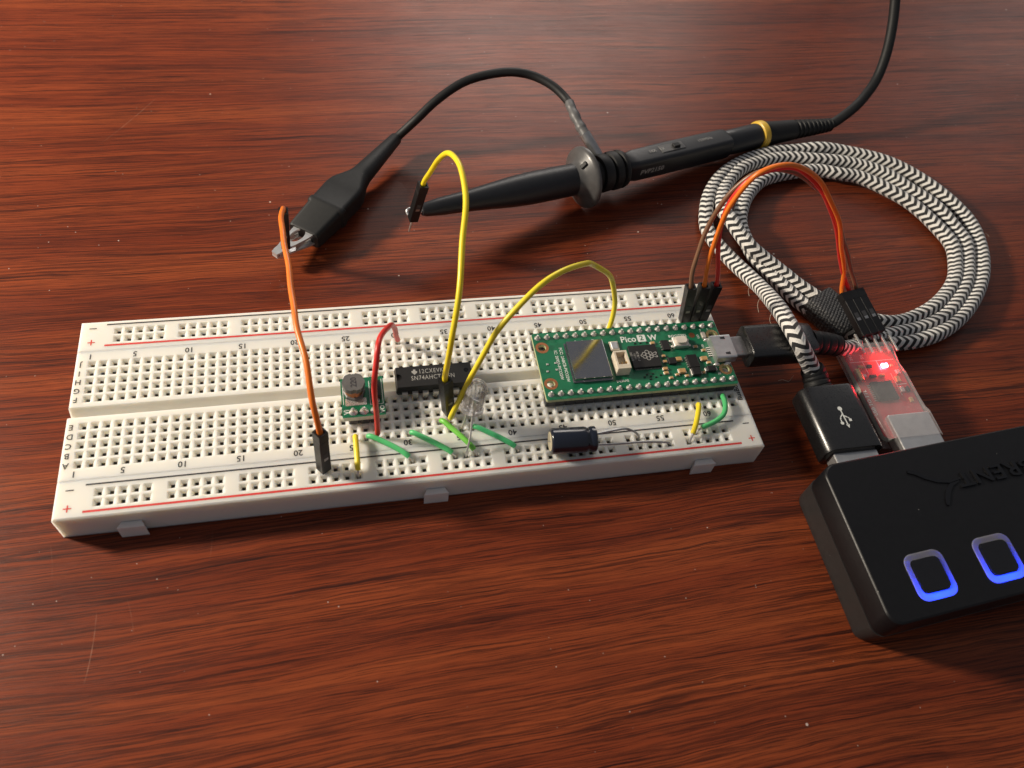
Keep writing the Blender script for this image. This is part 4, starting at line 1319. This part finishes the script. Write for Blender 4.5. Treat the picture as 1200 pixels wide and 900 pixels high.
# ================================================================== serial adapter in clear sleeve
ad = thing('serial_adapter', 'red usb serial adapter in clear shrink sleeve with a lit red light', 'usb adapter', (205, 12, 5))
ZA = 8.6
B().plate([(197.9, 27.0), (197.9, -1.0), (199.0, -2.0), (211.4, -2.0), (212.6, -0.8), (212.6, 27.0)], [], ZA - 1.5, ZA - 0.04).build('board_core', 'pcb_pale', ad)
B().plate([(197.9, 27.0), (197.9, -1.0), (199.0, -2.0), (211.4, -2.0), (212.6, -0.8), (212.6, 27.0)], [], ZA - 0.04, ZA).build('solder_mask', 'pcb_red', ad)
B().bounds(200.5, 212.6, -13.5, 4.2, 5.6, 10.15, 0.35, 2).build('plug_shell', 'steel', ad)
sc = B().bounds(200.9, 206.9, 9.2, 15.0, ZA + 0.1, ZA + 1.2, 0.1, 1).build('interface_chip', 'epoxy', ad)
tp0 = None
for i in range(9):
    for x in (200.2, 206.9):
        q = B().bounds(x, x + 0.7, 9.5 + i * 0.6, 9.75 + i * 0.6, ZA + 0.02, ZA + 0.3) if tp0 is None else None
        if q:
            tp0 = q.build('terminal', 'solder', sc)
        else:
            clone(tp0, sc, (x - 200.2, i * 0.6, 0))
B().bounds(207.25, 208.95, 19.75, 20.85, ZA + 0.02, ZA + 0.75, 0.1, 1).build('red_light', 'led_red', ad)
B().bounds(209.9, 210.7, 19.9, 20.6, ZA + 0.02, ZA + 0.4, 0.05, 1).build('resistor', 'tan', ad)
B().bounds(198.4, 199.7, 15.8, 19.6, ZA + 0.02, ZA + 1.2, 0.2, 2).build('crystal', 'gold', ad)
for (x, y, sx_, sy_, m_) in ((201.0, 20.5, 1.6, 1.0, 'tan'), (203.6, 20.5, 1.4, 0.9, 'epoxy'), (200.6, 17.5, 1.2, 1.0, 'solder'), (209.9, 15.6, 1.3, 1.9, 'tan'), (209.6, 12.2, 1.1, 1.6, 'solder'), (211.3, 12.2, 0.8, 1.6, 'epoxy'), (210.6, 8.8, 1.0, 1.4, 'tan'), (203.2, 17.2, 1.8, 0.8, 'epoxy'), (206.0, 17.3, 1.5, 0.8, 'tan'), (211.0, 17.9, 1.2, 1.4, 'solder')):
    B().bounds(x - sx_ / 2, x + sx_ / 2, y - sy_ / 2, y + sy_ / 2, ZA + 0.02, ZA + 0.6, 0.08, 1).build('chip_component', m_, ad)
B().text('USB TO TTL', 1.5, T_at((198.75, 9.2, ZA + 0.03), math.pi / 2), bold=0.02).build('adapter_text', 'silk', ad)
B().text('3V3', 1.3, T_at((199.6, 24.0, ZA + 0.03), math.pi / 2), bold=0.02).build('pin_text', 'silk', ad)
B().text('5V', 1.3, T_at((203.0, 24.0, ZA + 0.03), math.pi / 2), bold=0.02).build('pin_text', 'silk', ad)
b = B()
for (x0, x1, y0, y1) in ((198.6, 212.0, 22.3, 22.45), (202.4, 202.55, 18.2, 22.3), (206.6, 206.75, 18.6, 22.3), (208.9, 209.05, 10.5, 17.8), (209.05, 212.0, 14.0, 14.15)):
    rect(b, x0, x1, y0, y1, ZA + 0.03)
b.build('printed_outline', 'silk', ad)
for k in range(-2, 3):
    x = LO.x + k * 2.54 + 0.1
    B().bounds(x - 0.32, x + 0.32, 24.6, 31.3, ZA + 0.35, ZA + 0.99, 0.06, 1).build('pin', 'tin', ad)
B().bounds(LO.x - 6.3, LO.x + 6.3, 27.7, 29.6, ZA - 1.2, ZA + 0.25, 0.2, 1).build('pin_strip', 'blackplastic', ad)
# sleeve: thin closed tube, open at both ends
b = B()
secs = [(27.6, 197.1, 213.2, 6.3, 9.9), (26.6, 196.9, 213.5, 6.2, 9.9), (20.5, 197.0, 212.8, 6.2, 9.75), (17.0, 197.0, 213.2, 6.2, 9.9), (9, 196.9, 213.1, 6.1, 10.0), (5.8, 196.9, 213.2, 5.8, 10.1), (4.3, 197.0, 213.4, 5.1, 10.55), (0.5, 197.3, 213.3, 5.0, 10.6), (-3.0, 198.0, 213.3, 5.1, 10.55)]
V, Fc = [], []
for y, x0, x1, za, zb_ in secs:
    for a, c_ in rrect(x0, x1, za, zb_, 1.0, 4):
        V.append((a, y, c_))
n = len(V) // len(secs)
for j in range(len(secs) - 1):
    for i in range(n):
        k = (i + 1) % n
        Fc.append((j * n + i, j * n + k, (j + 1) * n + k, (j + 1) * n + i))
b.add(V, Fc, None, True)
b.build('shrink_sleeve', 'sleeve', ad, edge=60)

# ================================================================== usb hub
hub = thing('usb_hub', 'black usb hub with two blue lit square buttons and embossed lettering', 'usb hub', (220, -28, 0))
sl = math.tan(math.radians(4.8))
HX0, HX1, HD0, HD1, HH = 172.7, 276.0, -50.0, -10.6, 15.5


def hq(x, y):                     # hub plan: long edges run 4.8 degrees off the breadboard's
    return (x, y + (x - HX0) * sl)


def houtline(ins, r, front=0.0):
    return [hq(*p) for p in rrect(HX0 + ins, HX1 - ins, HD0 + ins + front, HD1 - ins, r, 8)]


def ringloft(b, lst, capb=False):
    V, Fc = [], []
    n = None
    for poly, z in lst:
        n = len(poly)
        V += [(p[0], p[1], z) for p in poly]
    for j in range(len(lst) - 1):
        for i in range(n):
            k = (i + 1) % n
            Fc.append((j * n + i, j * n + k, (j + 1) * n + k, (j + 1) * n + i))
    if capb:
        Fc.append(tuple(range(n))[::-1])
    b.add(V, Fc, None, True)


b = B()
ringloft(b, [(houtline(0.35, 2.4, 1.7), 0.0), (houtline(0.1, 2.6, 1.6), 0.15), (houtline(0.0, 2.7, 1.5), 0.6), (houtline(0.0, 2.7, 1.2), 2.0), (houtline(0.0, 2.8), 7.78), (houtline(0.3, 2.7), 7.84), (houtline(0.3, 2.7), 8.2)], True)
b.build('lower_shell', 'hub_low', hub, edge=35)
BT = [(186.9, -41.3), (205.2, -41.2), (223.5, -41.2), (241.8, -41.2)]
holes = [[hq(*p) for p in rrect(x - 5.05, x + 5.05, y - 5.4, y + 5.4, 2.3, 6)] for x, y in BT]
b = B()
ringloft(b, [(houtline(0.3, 2.7), 8.0), (houtline(0.06, 2.9), 8.02), (houtline(0.06, 3.4), HH - 0.5), (houtline(0.12, 3.4), HH - 0.36), (houtline(0.42, 3.2), HH - 0.06), (houtline(0.55, 3.1), HH)])
b.plate(houtline(0.55, 3.1), holes, HH - 0.02, HH, bottom=False)
b.build('upper_shell', 'hub', hub, edge=35)
for (x, y), hole in zip(BT, holes):
    inner = [hq(*p) for p in rrect(x - 3.75, x + 3.75, y - 3.85, y + 4.0, 1.35, 6)]
    b = B()
    ringloft(b, [(hole, HH - 0.02), (hole, HH - 4.2)])
    V = [(p[0], p[1], HH - 4.2) for p in hole]
    b.add(V, [tuple(range(len(V)))])
    b.build('button_well', 'well', hub)
    rg = B().plate(hole, [inner], HH - 0.45, HH + 0.12).build('light_ring', 'diffuser', hub)
    cap_ = B()
    ring2 = [hq(*p) for p in rrect(x - 3.55, x + 3.55, y - 3.65, y + 3.8, 1.2, 6)]
    cap_.plate(inner, [], HH - 0.46, HH - 0.1)
    cap_.plate(ring2, [], HH - 0.1, HH + 0.45)
    cap_.build('button_cap', 'hub_gloss', hub)
    B().plate(ring2, [], HH - 4.1, HH - 0.5).build('button_stem', 'well', hub)
    B().bounds(x - 3.6, x + 3.6, y + (x - HX0) * sl - 5.15, y + (x - HX0) * sl - 4.35, HH - 3.6, HH - 2.0).build('blue_light', 'led_blue', hub)
hr = math.pi + math.radians(4.8)
tx_ = Vector((238.8, -18.3 + (238.8 - 208) * sl, HH))
B().text('SABRENT', 5.4, T_at((205.3, -18.55, HH + 0.15), hr), depth=0.3, align='RIGHT', spacing=1.06, sx=1.30, bold=0.06).build('embossed_name', 'emboss', hub)
# flick mark beside the name
b = B()
def blade(pts, ws):
    Lf, Rt = [], []
    for i, (p, wd) in enumerate(zip(pts, ws)):
        p = Vector((*p, 0))
        d = (Vector((*pts[min(i + 1, len(pts) - 1)], 0)) - Vector((*pts[max(i - 1, 0)], 0))).normalized()
        s_ = Vector((-d.y, d.x, 0)) * wd
        Lf.append(p + s_)
        Rt.append(p - s_)
    return [(q.x, q.y) for q in Lf + Rt[::-1]]
b.plate(blade([(193.6, -15.0), (195.4, -15.5), (197.4, -17.0), (200.0, -18.3), (203.0, -18.7), (206.4, -18.3)], [0.35, 0.55, 0.45, 0.35, 0.4, 0.12]), [], HH + 0.002, HH + 0.3)
b.plate(blade([(205.6, -18.9), (203.2, -19.6), (201.4, -21.2), (200.2, -23.2), (199.6, -24.6)], [0.12, 0.45, 0.6, 0.55, 0.35]), [], HH + 0.002, HH + 0.3)
b.build('embossed_flick', 'emboss', hub)
for x in (187.0, 206.6, 226.2, 245.8):
    yb = HD1 + (x - HX0) * sl
    B().bounds(x - 6.7, x + 6.7, yb - 0.02 - 0.3, yb + 0.12, 5.3, 10.7, 0.1, 1).build('port_frame', 'hub_gloss', hub)

# ================================================================== oscilloscope probe
PF, PR = at(684, 208, 9.6), at(893, 157.5, 5.0)
pa = (PR - PF).normalized()
prb = thing('oscilloscope_probe', 'black oscilloscope probe with grey finger guard and yellow band', 'probe', (PF.x, PF.y, 0))
Tp = frame(PF, pa, (0, 0, 1))
tipP = at(493, 246.5, 13.6)
ta = (tipP - PF).normalized()
Tt = frame(PF, ta, (0, 0, 1))
Lt = (tipP - PF).length
B().lathe([(4.9, 0.0), (4.9, 3.0), (4.95, 12), (4.85, 20), (4.5, 26), (3.8, 33), (3.1, 40), (2.55, Lt - 6), (2.0, Lt - 1.5), (1.6, Lt - 0.3), (0.7, Lt)], Tt, 36).build('hook_sheath', 'rubber_soft', prb)
gd = B().lathe([(4.8, -4.5), (5.3, -3.2), (6.6, -2.2), (8.6, -1.3), (9.35, -0.75), (9.55, -0.2), (9.5, 0.35), (9.0, 0.6), (5.0, 0.7)], Tp, 48).build('finger_guard', 'guard', prb)
B().box((0, 0, 0), (0.8, 1.3, 2.4), Tp @ Matrix.Rotation(math.radians(12), 4, 'Z') @ Matrix.Translation((6.6, 0, -2.6)) @ Matrix.Rotation(math.radians(60), 4, 'Y'), 0.2).build('guard_key', 'rubber', gd)
# grabber hook
hk = B()
q = Tt
hk.sweep(spline([tipP + (PF - tipP) * 0.03, at(492, 248, 13.6), at(483, 244, 14.2), at(477.5, 246, 14.2), at(477.5, 250, 13.6), at(482, 254, 13.2), at(488, 255.5, 13.0), at(490.5, 252.5, 13.4)], 0.25), 0.42, 10)
hk.build('grabber_hook', 'steel', prb)
B().lathe([(4.5, 0.6), (4.6, 2.0), (4.6, 5.5), (4.9, 6.2), (4.9, 7.0), (4.3, 7.3), (4.3, 8.2)], Tp, 36).build('nose_collar', 'rubber', prb)
B().lathe([(5.0, 9.0), (5.9, 9.4), (6.1, 10.0), (6.1, 11.6), (5.6, 12.0), (5.1, 12.6), (5.9, 13.0), (6.05, 13.4), (5.7, 14.4), (4.0, 15.6)], Tp, 40).build('ground_ring', 'rubber', prb)
b = B()
def bsec(hw, hh, r):
    return rrect(-hw, hw, -hh, hh, r, 5)
axp = [PF + pa * s_ for s_ in (15.2, 16.0, 19.0, 30.0, 45.0, 55.0, 57.0, 58.0)]
secs_ = [bsec(3.0, 3.0, 1.8), bsec(3.6, 3.6, 1.8), bsec(3.9, 3.9, 1.5), bsec(4.0, 3.95, 1.4), bsec(4.0, 3.9, 1.4), bsec(3.95, 3.85, 1.5), bsec(3.95, 3.85, 1.7), bsec(3.9, 3.8, 2.0)]
b.sweep(axp, 1, sec=lambda t: secs_[min(7, int(round(t * 7)))], up0=(0, 0, 1))
bd = b.build('probe_body', 'rubber_soft', prb)
B().lathe([(3.95, 58.05), (4.1, 58.4), (4.2, 62), (4.3, 71.5), (4.2, 72.3)], Tp, 36).build('rear_sleeve', 'rubber_soft', prb)
B().lathe([(4.3, 72.4), (4.75, 72.7), (4.9, 73.5), (4.85, 74.9), (4.4, 75.2)], Tp, 40).build('colour_band', 'w_ring_yellow', prb)
Rend = at(972, 146.5, 4.9)
Rb = PF + pa * 75.1
path = [Rb, Rb.lerp(Rend, 0.15), Rb.lerp(Rend, 0.5) + Vector((0, 0, 0.15)), Rb.lerp(Rend, 0.85), Rend]
PP = spline(path, 0.3)
m_ = len(PP)
rr = []
for i in range(m_):
    t = i / (m_ - 1)
    r = 4.35 - 2.0 * t
    if 0.42 < t < 0.99 and ((t - 0.42) / 0.57 * 9) % 1.0 > 0.55:
        r *= 0.86
    rr.append(r)
B().sweep(PP, rr, 32).build('strain_relief', 'rubber', prb)
cabp = [Rb.lerp(Rend, 0.9), Rend, aty(1000, 127, 130.5), aty(1014, 112, 134), aty(1027, 93, 138), aty(1038, 65, 143), aty(1045, 34, 149), aty(1049, 0, 155), aty(1050, -40, 162), Vector((276, 182, 47)), Vector((292, 215, 46)), Vector((325, 262, 34)), Vector((378, 322, 13)), Vector((430, 380, 2.4)), Vector((500, 460, 1.8)), Vector((570, 560, 1.8))]
B().sweep(spline(cabp, 0.8), 1.75, 20).build('probe_cable', 'rubber', prb)
# switch and lettering on the upper face
Tb = frame(PF, pa, (0, 0, 1))      # local x up, y sideways, z along the axis
up_ = (Tb @ Vector((1, 0, 0))) - PF
side_ = (Tb @ Vector((0, 1, 0))) - PF


def body_T(s_, side=False, off=5.3):
    o_ = PF + pa * s_ + (side_ * (-off) if side else up_ * off)
    nz = -side_ if side else up_
    x_ = pa
    y_ = nz.cross(x_)
    return Matrix.Translation(o_) @ Matrix((x_, y_, nz)).transposed().to_4x4()


if side_.y > 0:
    sgn = 1
else:
    sgn = -1
side_ = side_ * sgn
Ts = body_T(33.5, False, 3.95)
sw = B().box((0, 0, 0), (9.5, 3.4, 0.5), Ts, 0.2).build('switch_plate', 'guard', bd)
B().box((1.6, 0, 0.55), (2.6, 1.8, 0.9), Ts, 0.25).build('switch_slider', 'rubber', bd)
B().text('10X   1X', 1.7, Ts @ Matrix.Translation((-6.2, 0, 0.3)), bold=0.01).build('switch_text', 'laser', bd)
B().text('150MHz', 1.7, body_T(47.5, False, 4.03), spacing=1.1).build('rating_text', 'laser', bd)
B().text('PVP2150', 2.5, body_T(24.2, True, 4.02), spacing=1.05, bold=0.05).build('model_text', 'laser', bd)

# ================================================================== ground lead with alligator clip
gl = thing('ground_lead', 'black ground lead with alligator clip biting the orange lead pin', 'ground lead', (70, 104, 0))
bz = 5.0
f0, f1 = Vector((54.8, 84.5, bz)), Vector((85.0, 125.2, bz + 1.2))
bdv = (f1 - f0).normalized()
LL = (f1 - f0).length
prof = [(0.0, 4.7, 2.6), (0.5, 5.0, 2.9), (10.5, 5.6, 3.3), (11.0, 6.1, 3.6), (12.4, 6.15, 3.6), (12.9, 5.7, 3.4), (20.0, 5.9, 3.4), (22.5, 5.5, 3.4), (27.5, 3.6, 3.1), (30, 3.3, 3.0), (LL - 0.4, 1.95, 1.95), (LL, 1.6, 1.6)]
b = B()
V, Fc = [], []
sd = Vector((bdv.y, -bdv.x, 0)).normalized()
upv = sd.cross(bdv)
sc_ = None
for (t, hw, hh) in prof:
    o_ = f0 + bdv * t
    rr_ = min(hw, hh) * (0.45 if t < 24 else 0.72 if t < 29 else 0.98)
    ring = rrect(-hw, hw, -hh, hh, rr_, 5)
    n = len(ring)
    for a, c_ in ring:
        p = o_ + sd * a + upv * c_
        V.append(p)
for j in range(len(prof) - 1):
    for i in range(n):
        k = (i + 1) % n
        Fc.append((j * n + i, (j + 1) * n + i, (j + 1) * n + k, j * n + k))
Fc.append(tuple(range(n)))
Fc.append(tuple((len(prof) - 1) * n + i for i in range(n))[::-1])
b.add(V, Fc, None, True)
b.build('clip_boot', 'rubber', gl, edge=38)
# jaws
tip = Vector((46.6, 77.2, 0))
jd = (Vector((f0.x, f0.y, 0)) - tip)
JL = jd.length
jd.normalize()
js = Vector((jd.y, -jd.x, 0))
for (nm, za, zb2) in (('upper', 7.1, 6.0), ('lower', 3.4, 5.0)):
    out_ = []
    LLj = JL + 3
    top_ = [(0, 1.0), (1.2, 1.3), (2.6, 1.35), (4.0, 1.8), (LLj * 0.72, 3.1), (LLj, 3.4)]
    poly = [(s_, w_) for s_, w_ in top_] + [(s_, -w_) for s_, w_ in reversed(top_)]
    ell = [(LLj * 0.62 + 2.7 * math.cos(a), 1.75 * math.sin(a)) for a in [2 * math.pi * i / 20 for i in range(20)]]
    tilt = (za - zb2) / LLj
    z_at = zb2
    Tj = Matrix.Translation((tip.x, tip.y, z_at)) @ Matrix((jd, -js, (0, 0, 1))).transposed().to_4x4() @ Matrix.Rotation(-math.atan(tilt), 4, 'Y')
    b = B()
    b.plate(poly, [ell], -0.3, 0.3, Tj)
    sg = -1 if nm == 'upper' else 1
    for s_ in (1.2, 2.6):
        b.bounds(s_ - 0.4, s_ + 0.4, -1.4, 1.4, min(0, sg * 0.8), max(0, sg * 0.8), 0.1, 1, Tj)
    b.bounds(0, 0.45, -1.1, 1.1, min(0, sg * 0.9), max(0, sg * 0.9), 0.1, 1, Tj)
    b.bounds(LLj * 0.42, LLj, 1.9, 2.25, min(0, sg * 1.3), max(0, sg * 1.3), 0.0, 1, Tj)
    b.bounds(LLj * 0.42, LLj, -2.25, -1.9, min(0, sg * 1.3), max(0, sg * 1.3), 0.0, 1, Tj)
    b.build('clip_jaw', 'jaw', gl)
# lead
wp = [f1 - bdv * 3, f1, aty(489, 139, 127.5), aty(510, 119, 130.5), aty(540, 98, 134.5), aty(565, 89, 136), aty(600, 84.5, 136), aty(625, 89, 134.5), aty(648, 101, 130), aty(663, 115.5, 125), aty(668.5, 124, 121.5)]
B().sweep(spline(wp, 0.7), 1.38, 16).build('lead_wire', 'rubber', gl)
cr = [aty(667, 120.5, 123), aty(671.5, 131, 119), aty(680, 148, 113.5), aty(686, 158, 110.5)]
CP = spline(cr, 0.4)
rr = [1.55 + 0.16 * math.sin(i * 0.55) * (1 if 6 < i < len(CP) - 6 else 0) for i in range(len(CP))]
B().sweep(CP, rr, 16).build('heat_shrink', 'sleeve_clear', gl)
e2 = PF + pa * 9.0 + Vector((0, 0, 5.2)) + Vector((-0.5, 1.0, 0))
B().sweep(spline([aty(685, 156.5, 111), aty(692, 168, 108.6), aty(699, 180, 106.4), aty(705, 191, 104.6)], 0.4), 1.75, 18).build('crimp_barrel', 'lead', gl)
b = B()
Tr = frame(PF + pa * 5.0, pa, (0, 0, 1))
b.lathe([(4.75, 0.0), (5.75, 0.1), (5.95, 0.6), (5.95, 3.0), (5.7, 3.4), (5.0, 3.5)], Tr, 36)
b.build('clip_ring', 'rubber', gl)

for o in bpy.data.objects:
    if '_o' in o:
        del o['_o']
